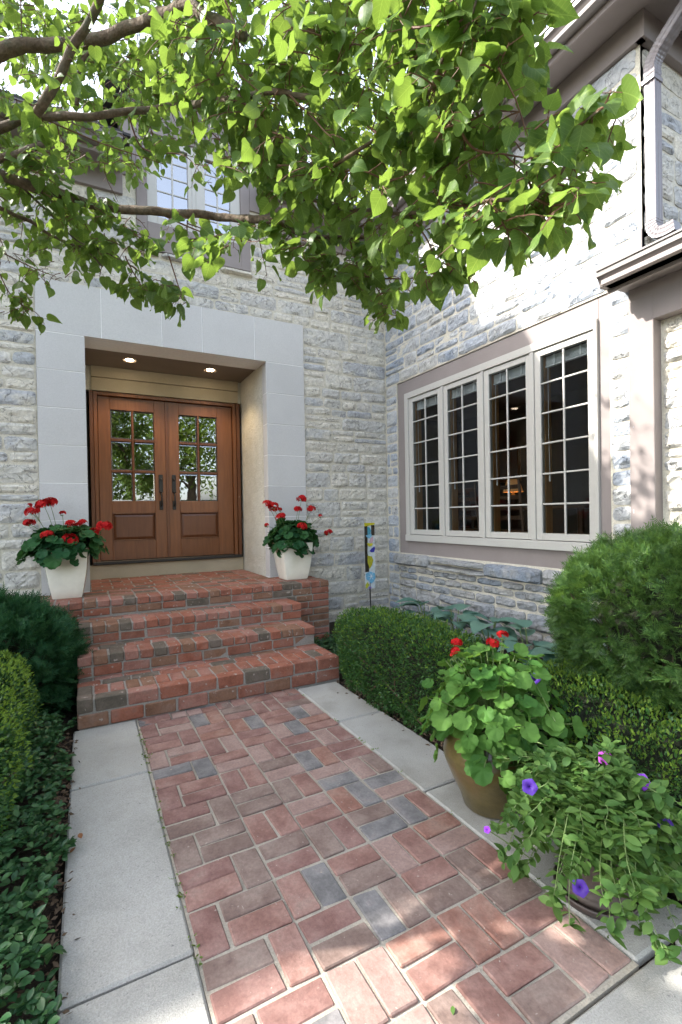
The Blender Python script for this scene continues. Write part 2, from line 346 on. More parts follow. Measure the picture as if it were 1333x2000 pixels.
# ================================================================== ground and paths
def struct(name, me, parent=None, loc=(0, 0, 0)):
    o = link(name, me, parent, loc)
    if not parent: o['kind'] = 'structure'
    return o
def soil():
    nx, ny = 90, 90; xs = np.concatenate([[-300, -40, -8], np.linspace(-2.6, 4.2, nx), [8, 40, 300]]); ys = np.concatenate([[-300, -40, -6], np.linspace(-1, 6, ny), [12, 40, 300]])
    V = []
    for y in ys:
        for x in xs:
            z = -0.035
            if -2.6 < x < 3.6 and -1 < y < 5.4: z += 0.03*mnoise.noise(Vector((x*5, y*5, 0)))+0.012*mnoise.noise(Vector((x*23, y*23, 3)))
            if x > 1.9 and 0.9 < y < 5.4: z += 0.10*min(1, (x-1.9)/1.2)
            if x < -0.15 and y > 1: z += 0.02
            if -0.15 < x < 1.85 and y < 6.5: z = -0.075
            if y < 0.95: z = -0.028
            V.append((x, y, z))
    W = len(xs); F = [(j*W+i, j*W+i+1, (j+1)*W+i+1, (j+1)*W+i) for j in range(len(ys)-1) for i in range(W-1)]
    return bigmesh('ground', V, F, M['soil'], True)
struct('ground', soil())
struct('lawn', mesh('lawn', [(-60, -60, -0.045), (60, -60, -0.045), (60, -3.2, -0.045), (-60, -3.2, -0.045)], [(0, 1, 2, 3)], M['lawn']))
struct('driveway', mesh('driveway', [(-60, -9, -0.04), (60, -9, -0.04), (60, -5.0, -0.04), (-60, -5.0, -0.04)], [(0, 1, 2, 3)], M['concrete']))

U = 0.2127; PX1 = 1.451; PX0 = PX1-5.5*U; PY0 = 1.508-3*U; PY1 = 3.54
path = empty('path', (0, 0, 0)); path['kind'] = 'structure'
mb = MB(); mb.box(PX0-0.004, PX1+0.004, PY0-0.01, PY1+0.03, -0.07, -0.0075); mb.obj('mortar_bed', M['sand'], path)
def brickmesh(name, L, W, H, mats, nvar=6, c=0.004, jit=0.0032):   # long axis x
    out = []
    for i in range(nvar):
        for k, mt in enumerate(mats):
            V, F = cbox(-L/2, L/2, -W/2, W/2, -H/2, H/2, c, jit)
            out.append((k, mesh(name, V, F, mt)))
    return out
BL, BW = 0.199, 0.0955
pav = brickmesh('paver', BL, BW, 0.06, M['paver'])
def pick(pool, wts):
    k = random.choices(range(len(wts)), wts)[0]
    return random.choice([m for (i, m) in pool if i == k])
PW_ = [3.2, 3, 2.0, 2.6, 2.0, 1.8]
def paver(cx, cy, ang, me=None):
    o = link('brick', me or pick(pav, PW_), path, (cx, cy, -0.03+random.gauss(0, 0.0013)))
    o.rotation_euler = (random.gauss(0, 0.006), random.gauss(0, 0.006), ang+random.gauss(0, 0.008)+(math.pi if random.random() < .5 else 0))
short = brickmesh('paver_short', 0.0955, 0.0955, 0.06, M['paver'], 2)
def cell(x, y, vert, half=None):
    q = U/4
    if vert:
        for s in ((-1, 1) if half is None else (half,)): paver(x+U/2+s*q, y+U/2, math.pi/2)
    else:
        for s in (-1, 1): paver(x+U/2, y+U/2+s*q, 0)
for j in range(-3, 10):
    y = 1.508+j*U
    if y+U > PY1+0.1: break
    for i in range(3, -1, -1):
        cell(0.6+i*U, y, (i+j) % 2 == 0)
    if (-1+j) % 2 == 0:            # horizontals start at the left edge, then one upright
        cell(PX0, y, False); cell(PX0+U-U/2+0.0, y, True, 1)
    else:
        cell(PX0-U/2, y, True, 1); cell(PX0+U/2, y, False)
# last sliver of path against the steps
yl = 1.508+(j)*U
for i in range(11):
    if PY1-yl > 0.06: paver(PX0+U/4+i*U/2, yl+0.052, 0, pick(short, PW_))
# little moss and weeds in the joints
M['weed'] = leaf_mat('weed', [(0.07, 0.12, 0.02), (0.13, 0.19, 0.04)], 0.3)

def slab(name, x0, x1, y0, y1, parent, mat=M['concrete'], top=0.002):
    n = 10; V, F = cbox(x0, x1, y0, y1, -0.09, top, 0.008, 0.002)
    return link(name, mesh(name, [(a-x0, b-y0, c) for a, b, c in V], F, mat), parent, (x0, y0, 0))
for nm, x0, x1, joints in (('concrete_edging', -0.10, PX0-0.006, (3.555, 2.785, 1.55, 0.862)), ('concrete_edging', PX1+0.006, 1.80, (3.52, 2.82, 1.9, 0.862))):
    e = empty(nm, (x0, joints[-1], 0)); e['kind'] = 'structure'
    for a, b in zip(joints[:-1], joints[1:]): slab('slab', x0, x1, b+0.006, a-0.006, e)
sw = empty('sidewalk', (0, 0, 0)); sw['kind'] = 'structure'
slab('slab', -1.2, 1.62, -1.6, 0.852, sw, top=-0.002); slab('slab', 1.63, 4.2, -1.6, 0.852, sw, top=-0.001); slab('slab', -4.0, -1.21, -1.6, 0.835, sw, top=-0.008)

# ================================================================== brick steps
steps = empty('brick_steps', (0.9, 3.54, 0), label='red brick entrance steps rising to the porch before the double door', cat='steps')
SX0 = -0.077
Z1, Z2, Z3, Z4 = 0.195, 0.355, 0.509, 0.658
Y1, Y2, Y3, Y4, YB = 3.54, 4.01, 4.37, 4.72, 6.45
core = MB()
g = 0.009
core.box(SX0+g, 1.86-g, Y1+g, 6.4, -0.09, Z1-g); core.box(SX0+g, 1.85-g, Y2+g, 6.4, 0.1, Z2-g); core.box(SX0+g, 1.88-g, Y3+g, 6.4, 0.1, Z3-g)
core.box(-0.47+g, 2.363-g, Y4+g, 5.37, -0.1, Z4-0.006); core.box(0.03, 1.90, 5.36, 6.44, 0.1, Z4-0.0062)
core.obj('mortar_core', M['stepmortar'], steps)
bcache = {}
SW = [3, 3, 3.8, 1.9, 2.6]
def sbrick(x0, x1, y0, y1, z0, z1, wts=SW):
    k = random.choices(range(5), wts)[0]
    key = (round(x1-x0, 3), round(y1-y0, 3), round(z1-z0, 3), k, random.randrange(2))
    if key not in bcache:
        a, b, c = (x1-x0)/2, (y1-y0)/2, (z1-z0)/2
        V, F = cbox(-a, a, -b, b, -c, c, 0.007, 0.003); bcache[key] = mesh('step_brick', V, F, M['stepbrick'][k])
    o = link('brick', bcache[key], steps, ((x0+x1)/2+random.gauss(0, .001), (y0+y1)/2+random.gauss(0, .0022), (z0+z1)/2+random.gauss(0, .0012)))
    o.rotation_euler = (random.gauss(0, .006), random.gauss(0, .006), random.gauss(0, .006))
def row(x0, x1, unit, y0, y1, z0, z1, first=None, gap=0.011, wts=SW):
    x = x0
    if first: sbrick(x, x+first-gap, y0, y1, z0, z1, wts); x += first
    n = max(1, round((x1-x)/unit)); uu = (x1-x)/n
    for i in range(n): sbrick(x+i*uu, x+(i+1)*uu-gap, y0, y1, z0, z1, wts)
# lowest step: two stretcher courses, headers and stretchers on the tread
row(SX0, 1.86, 0.2075, Y1, Y1+0.1, 0.004, 0.094, 0.196+0.0)
row(SX0, 1.86, 0.2075, Y1, Y1+0.095, 0.104, Z1, 0.105)
row(SX0, 1.86, 0.104, Y1+0.106, Y1+0.29, 0.13, Z1)
row(SX0, 1.86, 0.2075, Y1+0.301, Y1+0.40, 0.13, Z1-0.001, 0.16)
row(SX0, 1.86, 0.2075, Y1+0.411, Y1+0.50, 0.13, Z1-0.002, 0.105)
for (yf, zt, zb, x1, back) in ((Y2, Z2, Z1, 1.85, Y3), (Y3, Z3, Z2, 1.88, Y4)):
    zm = zb+(zt-zb)*0.54
    row(SX0, x1, 0.2075, yf+0.004, yf+0.1, zb+0.006, zm-0.006, 0.105)
    row(SX0, x1, 0.1045, yf-0.006, yf+0.195, zm+0.004, zt)
    row(SX0, x1, 0.2075, yf+0.206, yf+0.30, zt-0.05, zt-0.001, 0.15)
    row(SX0, x1, 0.2075, yf+0.311, yf+0.40, zt-0.05, zt-0.002, 0.08)
row(-0.47, 2.363, 0.109, Y4-0.006, Y4+0.195, Z4-0.062, Z4)
zc = Z4-0.07; k = 0
while zc > 0.03:
    a, b = (zc-0.062, zc)
    if b > Z3+0.01: row(-0.47, 2.363, 0.214, Y4, Y4+0.1, a, b, 0.11 if k % 2 else None)
    else: row(1.86, 2.363, 0.214, Y4, Y4+0.1, a, b, 0.11 if k % 2 else None); row(-0.47, SX0+0.05, 0.214, Y4, Y4+0.1, a, b, 0.11 if k % 2 else None)
    zc -= 0.0735; k += 1
y = Y4+0.206; r_ = 0
while y < 6.40:
    y1 = min(y+0.099, 6.44)
    if y < 5.33: row(-0.47, 2.363, 0.2145, y, y1, Z4-0.05, Z4-0.001)
    else: row(0.035, 1.895, 0.2145, y, y1, Z4-0.05, Z4-0.001, 0.108 if r_ % 3 == 1 else None)
    y += 0.11; r_ += 1

# ================================================================== the house
house = empty('stone_house', (1.0, 5.4, 0), label='pale rubble limestone house with taupe trim around the entry court', cat='house')
ALL_STONES = []
def stone_geom(w, h, d, seed, rough=0.012):
    nx = max(5, min(14, int(w/0.03))); nz = max(4, min(7, int(h/0.024)))
    V = []; s = seed*13.7; tx, tz = mnoise.noise(Vector((s, 1, 2)))*.05, mnoise.noise(Vector((3, s, 2)))*.10
    for j in range(nz+1):
        for i in range(nx+1):
            u, v = i/nx, j/nz
            x, z = (u-.5)*w, (v-.5)*h
            e = min(u, 1-u)*w; f = min(v, 1-v)*h; m = min(e, f)
            edge = min(1, (m+.003)/0.011)
            if 0 < i < nx and 0 < j < nz: x += w/nx*.3*mnoise.noise(Vector((x*40+s, z*40, 4))); z += h/nz*.3*mnoise.noise(Vector((x*40, z*40+s, 9)))
            if i in (0, nx): x += 0.010*mnoise.noise(Vector((z*16+s, i, s)))
            if j in (0, nz): z += 0.010*mnoise.noise(Vector((x*9+s, 5, j+s)))
            if (i in (0, nx)) and (j in (0, nz)): x *= 1-0.016/w; z *= 1-0.016/h
            chip = abs(mnoise.noise(Vector((x*17+s, z*24, s)))); chip2 = mnoise.noise(Vector((x*45, z*60+s, s)))
            y = -d*(0.1+0.9*edge)-edge*(tx*x+tz*z)
            y -= edge*rough*(1.3*mnoise.noise(Vector((x*7+s, z*12, s*1.3)))+1.2*chip+.45*chip2)
            V.append((x, y, z))
    W = nx+1; F = [(j*W+i, j*W+i+1, (j+1)*W+i+1, (j+1)*W+i) for j in range(nz) for i in range(nx)]
    n0 = len(V); bd = [i for i in range(W)]+[j*W+nx for j in range(1, nz+1)]+[nz*W+i for i in range(nx-1, -1, -1)]+[j*W for j in range(nz-1, 0, -1)]
    for b in bd: V.append((V[b][0], 0.03, V[b][2]))
    nb = len(bd)
    for k in range(nb): F.append((bd[k], n0+k, n0+(k+1) % nb, bd[(k+1) % nb]))
    return V, F
def stone_fill(rects, excl, zlines, hmin=0.10, hmax=0.205, wmin=0.18, wmax=0.52, seed=1):
    """rects (a0,a1,z0,z1) tiled in courses; excl rectangles are left out"""
    rr = random.Random(seed); out = []
    a0, a1, z0, z1 = rects
    zs = sorted(set([z0, z1]+[z for z in zlines if z0 < z < z1])); courses = []
    for lo, hi in zip(zs[:-1], zs[1:]):
        z = lo
        while hi-z > 1e-4:
            h = rr.uniform(hmin, hmax)
            if hi-z-h < hmin*0.8: h = hi-z
            if h > hmax*1.25: h = (hi-z)/2
            courses.append((z, z+h)); z += h
    for (lo, hi) in courses:
        segs = [(a0, a1)]
        for (e0, e1, f0, f1) in excl:
            if f0 < (lo+hi)/2 < f1:
                ns = []
                for (s0, s1) in segs:
                    if e1 <= s0 or e0 >= s1: ns.append((s0, s1))
                    else:
                        if e0-s0 > 0.03: ns.append((s0, e0))
                        if s1-e1 > 0.03: ns.append((e1, s1))
                segs = ns
        for (s0, s1) in segs:
            a = s0
            while s1-a > 1e-4:
                wd = rr.uniform(wmin, wmax)*(0.8+0.4*(hi-lo)/hmax)
                if s1-a-wd < wmin*0.7: wd = s1-a
                if wd > wmax*1.5: wd = (s1-a)/2
                t = rr.random()
                if hi-lo > 0.15 and t < 0.28:
                    m = lo+(hi-lo)*rr.uniform(.38, .62); out += [(a, a+wd, lo, m), (a, a+wd, m, hi)]
                else:
                    j = rr.uniform(-.006, .006); out.append((a, a+wd, lo+j, hi+j))
                a += wd
    return out
def place_stones(wall, rects, face, axis, mat, rough=0.0085, prot=(0.004, 0.013), seed=3, jt=0.017):
    rr = random.Random(seed)
    for i, (a0, a1, z0, z1) in enumerate(rects):
        w_, h_ = a1-a0-jt-rr.uniform(0, .008), z1-z0-jt-rr.uniform(0, .006)
        if w_ < 0.03 or h_ < 0.03: continue
        d = rr.uniform(*prot)
        V, F = stone_geom(w_, h_, d, rr.uniform(0, 50), rough)
        c, z = (a0+a1)/2, (z0+z1)/2
        if axis == 'front': loc = (c, face, z); rot = 0.0
        else: loc = (face, c, z); rot = -math.pi/2          # outward normal -X
        ALL_STONES.append((wall, V, F, mat, loc, rot, rr.gauss(0, .012)))
def finish_stones(limit=300):
    def seen(s):
        v = np.array(s[4])-CAM; f = v@FWD
        if f < .2: return -1
        x = CX+FPX*(v@RGT)/f; y = CY-FPX*(v@UPV)/f
        if not (-40 < x < 1373 and -40 < y < 2040): return -1
        xs = [q[0] for q in s[1]]; zs = [q[2] for q in s[1]]
        n = np.array((0, -1, 0.)) if s[5] == 0 else np.array((-1., 0, 0))
        hide = 0.3 if y < 430 and x < 1050 else 1.0
        return (max(xs)-min(xs))*(max(zs)-min(zs))/f**2*abs(v@n)/np.linalg.norm(v)*hide
    order = sorted(ALL_STONES, key=seen, reverse=True)
    rest = {}
    for i, (wall, V, F, mat, loc, rot, tl) in enumerate(order):
        if i < limit:
            me = mesh('stone', V, F, mat, False); o = link('stone', me, wall, loc); o.rotation_euler = (0, tl, rot)
        else:
            c, s_ = math.cos(rot), math.sin(rot)
            rest.setdefault((wall, mat), MB()).add([(c*x-s_*y+loc[0], s_*x+c*y+loc[1], z+loc[2]) for x, y, z in V], F)
    for (wall, mat), b in rest.items(): b.obj('stonework', mat, wall, smooth=False)['kind'] = 'stuff'

# ---- front wall (faces the path), mortar face at Y=5.40
FY = 5.40; CXW = 3.60
DX0, DX1, DTOP = -0.392, 2.395, 3.70
wf = MB()
wf.box(-6, DX0, FY, 5.75, -0.1, 4.92); wf.box(DX1, 3.8, FY, 5.75, -0.1, 4.92); wf.box(DX0, DX1, FY, 5.75, DTOP, 4.20)
wf.box(DX0, 0.53, FY, 5.75, 4.20, 4.92); wf.box(1.75, DX1, FY, 5.75, 4.20, 4.92); wf.box(0.40, 0.53, FY, 5.75, 4.92, 5.75); wf.box(1.75, 1.88, FY, 5.75, 4.92, 5.75); wf.box(0.53, 1.75, FY, 5.75, 5.52, 5.75)
front = wf.obj('front_wall', M['mortar'], house)
ex = [(DX0, DX1, -1, DTOP), (0.53, 1.75, 4.135, 6), (0.36, 1.79, 4.13, 4.21)]
place_stones(front, stone_fill((-1.7, CXW, 0.0, 4.72), ex, (DTOP, 4.13, 4.21), seed=5), FY, 'front', M['stone'], seed=11)
place_stones(front, [(0.38, 0.75, 4.135, 4.205), (0.76, 1.08, 4.135, 4.205), (1.09, 1.38, 4.135, 4.205), (1.39, 1.78, 4.135, 4.205)], FY, 'front', M['stone'], prot=(0.055, 0.06), rough=0.005, seed=4)
fz = MB(); fz.box(-6, 0.40, FY-0.045, FY+0.02, 4.70, 4.92); fz.box(1.88, 3.555, FY-0.045, FY+0.02, 4.70, 4.92); fz.obj('frieze_board', M['taupe'], house)

# ---- cut limestone door surround
SF = 5.375
sur = MB(); sur.box(DX0+.004, 0.027-0.006, SF+0.003, 5.74, 0.5, DTOP-.004); sur.box(1.905+0.006, DX1-.004, SF+0.003, 5.74, 0.5, DTOP-.004); sur.box(DX0+.006, DX1-.006, SF+0.0032, 5.74, 3.195, DTOP-.0045)
sur = sur.obj('door_surround', M['slab_joint'], house)
zj = [3.192, 2.83, 2.465, 2.10, 1.735, 1.37, 1.005, 0.655]
def sl(x0, x1, z0, z1):
    V, F = cbox(x0+.0035, x1-.0035, SF, SF+0.14, z0+.0035, z1-.0035, 0.0015)
    link('slab', mesh('slab', [(a-x0, b-SF, c-z0) for a, b, c in V], F, M['slab']), sur, (x0, SF+random.uniform(-.0012, .0012), z0))
for a, b in zip(zj[1:], zj[:-1]): sl(DX0, 0.027, a, b); sl(1.905, DX1, a, b)
for a, b in zip((DX0, 0.177, 0.754, 1.177, 1.775), (0.177, 0.754, 1.177, 1.775, DX1)): sl(a, b, 3.192, DTOP)
# ---- recess: stucco cheeks, ceiling, boards over the door
rc = MB(); rc.box(-0.15, 0.024, 5.52, 6.7, 0.5, 3.205); link('recess_wall', mesh('recess_wall', rc.V, rc.F, M['stucco']), house)
def stucco_cheek():
    ny, nz = 60, 130; V = []
    for j in range(nz+1):
        for i in range(ny+1):
            y = 5.515+i*(6.47-5.515)/ny; z = 0.60+j*(3.205-0.60)/nz
            n_ = mnoise.noise(Vector((y*38, z*60, 1)))*0.5+mnoise.noise(Vector((y*85, z*120, 7)))*0.4
            V.append((1.906-0.006*max(-.2, n_), y, z))
    W = ny+1; F = [(j*W+i, (j+1)*W+i, (j+1)*W+i+1, j*W+i+1) for j in range(nz) for i in range(ny)]
    return bigmesh('recess_wall', V, F, M['stucco'], True)
link('recess_wall', stucco_cheek(), house)
rc = MB(); rc.box(1.93, 2.2, 5.52, 6.7, 0.5, 3.205); rc.obj('recess_core', M['stucco'], house)
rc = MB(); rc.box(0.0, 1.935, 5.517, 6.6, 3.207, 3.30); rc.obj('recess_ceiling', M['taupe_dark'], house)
for z0, z1, p in ((2.917, 3.072, 0.0), (3.078, 3.206, 0.012)):
    b = MB(); b.box(0.085, 1.862, 6.40-p, 6.5, z0, z1, 0.003); b.obj('header_board', M['board'], house)
for hb0, hb1 in ((0.024, 0.085), (1.862, 1.905)): MB().box(hb0, hb1, 6.42, 6.5, 2.917, 3.206).obj('header_block', M['stucco'], house)
b = MB(); b.box(0.026, 1.898, 6.405, 6.5, 0.60, 0.824, 0.003); b.obj('sill_board', M['board'], house)
warm = (1.0, 0.72, 0.42)
M['bulb'] = plain('lit lamp', (1, .9, .75), 0.4, emit=(1.0, 0.80, 0.55), es=9.0, bump=0)
M['reflector'] = plain('lamp reflector', (0.75, 0.62, 0.5), 0.25, metal=0.6, bump=0)
for lx in (0.483, 1.406):
    L = empty('recessed_light', (lx, 6.015, 3.206), house); L.location = Vector((lx, 6.015, 3.206))-house.location
    b = MB(); b.lathe([(0.066, 0.0), (0.082, 0.0), (0.084, -0.004), (0.080, -0.007), (0.064, -0.005), (0.056, 0.03)], 24); o = link('trim_ring', mesh('trim_ring', b.V, b.F[:-2], M['reflector'], True), L, (lx, 6.015, 3.207))
    b = MB(); b.lathe([(0.0001, -0.010), (0.025, -0.009), (0.043, -0.004), (0.048, 0.004)], 20); link('bulb', mesh('bulb', b.V, b.F, M['bulb'], True), L, (lx, 6.015, 3.207))
    ld = bpy.data.lights.new('recessed_lamp', 'SPOT'); ld.energy = 8; ld.spot_size = R(115); ld.spot_blend = 0.6; ld.color = warm; ld.shadow_soft_size = 0.04
    lo = bpy.data.objects.new('recessed_lamp', ld); COL.objects.link(lo); lo.parent = L; lo.location = (0, 0, -0.02)

# ---- the double door, its face at Y=6.45
DY = 6.45
door = empty('front_door', (0.93, DY, 0.83)); door.parent = house; door.location = Vector((0.93, DY, 0.83))-house.location
def part(mbx, name, mat, par, loc=None, smooth=False):
    V = mbx.V; c = tuple((min(v[i] for v in V)+max(v[i] for v in V))/2 for i in range(3))
    return mbx.obj(name, mat, par, c, smooth)
DT = 2.910
def dbox(name, mat, x0, x1, y0, y1, z0, z1, c=0.003): part(MB().box(x0, x1, y0, y1, z0, z1, c), name, mat, door)
dbox('jamb', M['door_dark'], 0.060, 0.100, DY-0.075, DY+.05, 0.826, DT); dbox('jamb', M['door_dark'], 1.832, 1.872, DY-0.075, DY+.05, 0.826, DT)
dbox('casing', M['door'], 0.103, 0.145, DY-0.045, DY+.05, 0.826, DT-.002); dbox('casing', M['door'], 1.785, 1.829, DY-0.045, DY+.05, 0.826, DT-.002)
dbox('head_jamb', M['door'], 0.147, 1.783, DY-0.045, DY+.05, 2.868, DT-.004)
dbox('threshold', M['black'], 0.062, 1.87, DY-0.085, DY+.06, 0.826, 0.868, 0.006)
for lx0, gx0, gx1, lx1, side in ((0.150, 0.285, 0.785, 0.921, 0), (0.951, 1.085, 1.580, 1.780, 1)):
    zb, zt, gz0, gz1, pz0, pz1 = 0.872, 2.862, 1.592, 2.712, 1.105, 1.447
    leaf = MB()
    leaf.box(lx0, gx0, DY, DY+.045, zb, zt, .003); leaf.box(gx1, lx1, DY, DY+.045, zb, zt, .003)
    part(leaf, 'stile', M['door'], door)
    for z0, z1 in ((zb, pz0), (pz1, gz0), (gz1, zt)): part(MB().box(gx0+.0005, gx1-.0005, DY+.0005, DY+.045, z0, z1, .0025), 'rail', M['door'], door)
    pn = MB(); V = [(gx0, DY+.016, pz0), (gx1, DY+.016, pz0), (gx1, DY+.016, pz1), (gx0, DY+.016, pz1), (gx0+.012, DY+.020, pz0+.012), (gx1-.012, DY+.020, pz0+.012), (gx1-.012, DY+.020, pz1-.012), (gx0+.012, DY+.020, pz1-.012),
          (gx0+.045, DY+.006, pz0+.045), (gx1-.045, DY+.006, pz0+.045), (gx1-.045, DY+.006, pz1-.045), (gx0+.045, DY+.006, pz1-.045)]
    F = [(i, (i+1) % 4, 4+(i+1) % 4, 4+i) for i in range(4)]+[(4+i, 4+(i+1) % 4, 8+(i+1) % 4, 8+i) for i in range(4)]+[(8, 9, 10, 11)]
    pn.add(V, F); pn = part(pn, 'raised_panel', M['door_dark'], door)
    bd = MB()
    for (x0, x1, z0, z1) in ((gx0, gx0+.012, pz0, pz1), (gx1-.012, gx1, pz0, pz1), (gx0+.0125, gx1-.0125, pz0, pz0+.012), (gx0+.0125, gx1-.0125, pz1-.012, pz1)): bd.box(x0, x1, DY-.004, DY+.02, z0, z1, .003)
    part(bd, 'panel_moulding', M['door_dark'], door)
    cw = (gx1-gx0-0.026)/2; rh = (gz1-gz0-2*0.03)/3
    part(MB().box(gx0+cw, gx0+cw+.026, DY+.004, DY+.04, gz0, gz1, .005), 'muntin', M['door_dark'], door)
    for i in (1, 2):
        z = gz0+i*rh+(i-1)*.03
        for c0 in (gx0, gx0+cw+.0262): part(MB().box(c0, c0+cw-.0002, DY+.0045, DY+.04, z, z+.03, .005), 'muntin', M['door_dark'], door)
    for i in range(3):
        for c0 in (gx0, gx0+cw+.026):
            z = gz0+i*(rh+.03); x0, x1, z0, z1 = c0, c0+cw, z, z+rh; bv = .016
            V = [(x0, DY+.028, z0), (x1, DY+.028, z0), (x1, DY+.028, z1), (x0, DY+.028, z1), (x0+bv, DY+.0255, z0+bv), (x1-bv, DY+.0255, z0+bv), (x1-bv, DY+.0255, z1-bv), (x0+bv, DY+.0255, z1-bv)]
            cx_, cz_ = (x0+x1)/2, (z0+z1)/2; a, b_ = random.gauss(0, .009), random.gauss(0, .009)
            V = [(v[0], v[1]+a*(v[0]-cx_)+b_*(v[2]-cz_), v[2]) for v in V]
            q = MB().add(V, [(0, 1, 5, 4), (1, 2, 6, 5), (2, 3, 7, 6), (3, 0, 4, 7), (4, 5, 6, 7)]); part(q, 'pane', M['door_glass'], door)
    hx = 0.853 if side == 0 else 1.012
    h = MB(); h.box(hx-.024, hx+.024, DY-.012, DY, 1.70, 1.93, .004); h.box(hx-.022, hx+.022, DY-.012, DY, 1.482, 1.60, .004)
    h.tube(spline([(hx, DY-.01, 1.69), (hx, DY-.05, 1.672), (hx, DY-.062, 1.62), (hx, DY-.05, 1.55), (hx, DY-.012, 1.53)], 4), 0.010, 8)
    h.box(hx-.014, hx+.014, DY-.05, DY-.01, 1.70, 1.715, .003); h.lathe([(0.018, 0), (0.018, .012), (.012, .016)], 12, (hx, DY-.02, 1.86))
    part(h, 'handle', M['black'], door)
part(MB().box(0.918, 0.954, DY-.012, DY+.03, 0.872, 2.862, .003), 'astragal', M['door_dark'], door)
part(MB().lathe([(0.011, 0), (0.011, .006), (.006, .009)], 10, (1.845, DY-.083, 1.64)), 'door_bell', M['reflector'], door)

# ---- rooms behind the glass
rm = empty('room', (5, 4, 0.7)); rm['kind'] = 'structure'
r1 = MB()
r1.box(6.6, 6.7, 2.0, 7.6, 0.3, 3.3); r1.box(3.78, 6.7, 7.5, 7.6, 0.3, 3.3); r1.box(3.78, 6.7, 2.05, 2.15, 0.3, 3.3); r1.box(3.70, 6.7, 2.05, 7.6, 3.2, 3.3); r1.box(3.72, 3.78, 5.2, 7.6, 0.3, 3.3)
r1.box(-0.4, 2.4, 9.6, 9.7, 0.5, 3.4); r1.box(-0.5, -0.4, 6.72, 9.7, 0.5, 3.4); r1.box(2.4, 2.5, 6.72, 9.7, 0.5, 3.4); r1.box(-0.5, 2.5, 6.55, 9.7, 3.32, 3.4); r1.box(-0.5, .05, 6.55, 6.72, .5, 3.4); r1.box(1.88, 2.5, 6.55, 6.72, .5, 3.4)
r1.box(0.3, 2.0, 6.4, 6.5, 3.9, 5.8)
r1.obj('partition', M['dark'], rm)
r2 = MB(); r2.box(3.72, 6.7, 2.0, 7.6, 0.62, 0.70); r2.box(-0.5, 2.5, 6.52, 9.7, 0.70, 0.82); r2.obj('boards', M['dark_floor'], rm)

# ---- right wall (faces the path from the right), mortar face at X=3.60
WX = 3.60
wr = MB()
wr.box(WX, 3.80, 5.14, 5.75, -0.1, 4.92); wr.box(WX, 3.80, 2.04, 5.14, -0.1, 0.875); wr.box(WX, 3.80, 2.04, 5.14, 3.055, 4.92); wr.box(WX, 3.80, 2.04, 2.295, 0.875, 3.055)
right = wr.obj('right_wall', M['mortar'], house)
zl = (0.71, 0.87, 3.055)
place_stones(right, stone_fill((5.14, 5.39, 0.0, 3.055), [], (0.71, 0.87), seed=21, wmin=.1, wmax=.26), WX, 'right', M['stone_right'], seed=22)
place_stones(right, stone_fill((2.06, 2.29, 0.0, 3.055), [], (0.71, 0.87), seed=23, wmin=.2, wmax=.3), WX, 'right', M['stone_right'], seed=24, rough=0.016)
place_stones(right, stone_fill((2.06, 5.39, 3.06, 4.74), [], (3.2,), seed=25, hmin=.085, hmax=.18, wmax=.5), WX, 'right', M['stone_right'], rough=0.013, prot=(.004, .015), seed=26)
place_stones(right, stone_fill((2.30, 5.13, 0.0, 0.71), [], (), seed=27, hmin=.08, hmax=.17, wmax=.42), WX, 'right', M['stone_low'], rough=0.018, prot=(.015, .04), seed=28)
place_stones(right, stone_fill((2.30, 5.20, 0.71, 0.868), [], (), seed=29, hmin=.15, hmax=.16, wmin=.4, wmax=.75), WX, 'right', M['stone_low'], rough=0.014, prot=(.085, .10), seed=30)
# single-storey part toward the camera: stone set back behind the post
w2 = MB(); w2.box(3.665, 3.85, -0.6, 1.96, -0.1, 3.05); near = w2.obj('side_wall', M['mortar'], house)
place_stones(near, stone_fill((0.2, 1.945, 0.0, 2.72), [], (), seed=31), 3.665, 'right', M['stone'], rough=0.018, seed=32)
# upper return wall facing the camera
w3 = MB(); w3.box(3.605, 7.0, 2.04, 2.2, 2.9, 4.92); ret = w3.obj('return_wall', M['mortar'], house)
place_stones(ret, stone_fill((3.62, 5.0, 3.05, 4.72), [], (), seed=33), 2.04, 'front', M['stone'], rough=0.014, seed=34)
# taupe boards around the window, recessed behind the stone
TX = 3.612
tb = MB()
for (y0, y1, z0, z1) in ((4.968, 5.135, 0.872, 3.05), (2.30, 2.387, 0.872, 3.05), (2.388, 4.967, 2.888, 3.05), (2.388, 4.967, 0.872, 1.035)):
    part(MB().box(TX, 3.70, y0, y1, z0, z1, .002), 'trim_board', M['taupe'], house)
# ---- casement window of four sashes
win = empty('casement_window', (WX, 3.68, 1.04)); win.parent = house; win.location = Vector((WX, 3.68, 1.04))-house.location
FXW = 3.585
def wbox(name, mat, x0, x1, y0, y1, z0, z1, c=.003, par=None): return part(MB().box(x0, x1, y0, y1, z0, z1, c), name, mat, par or win)
wbox('frame', M['cream'], FXW, 3.70, 4.895, 4.966, 1.038, 2.885); wbox('frame', M['cream'], FXW, 3.70, 2.389, 2.418, 1.038, 2.885)
wbox('frame', M['cream'], FXW-.0006, 3.70, 2.4185, 4.8945, 2.812, 2.8846); wbox('sill', M['cream'], FXW-.012, 3.70, 2.386, 4.969, 1.034, 1.112)
for a, b in ((4.236, 4.272), (3.616, 3.654), (2.996, 3.038)): wbox('mullion', M['cream'], FXW+.003, 3.70, a, b, 1.1125, 2.8115)
zg0, zg1 = 1.178, 2.752
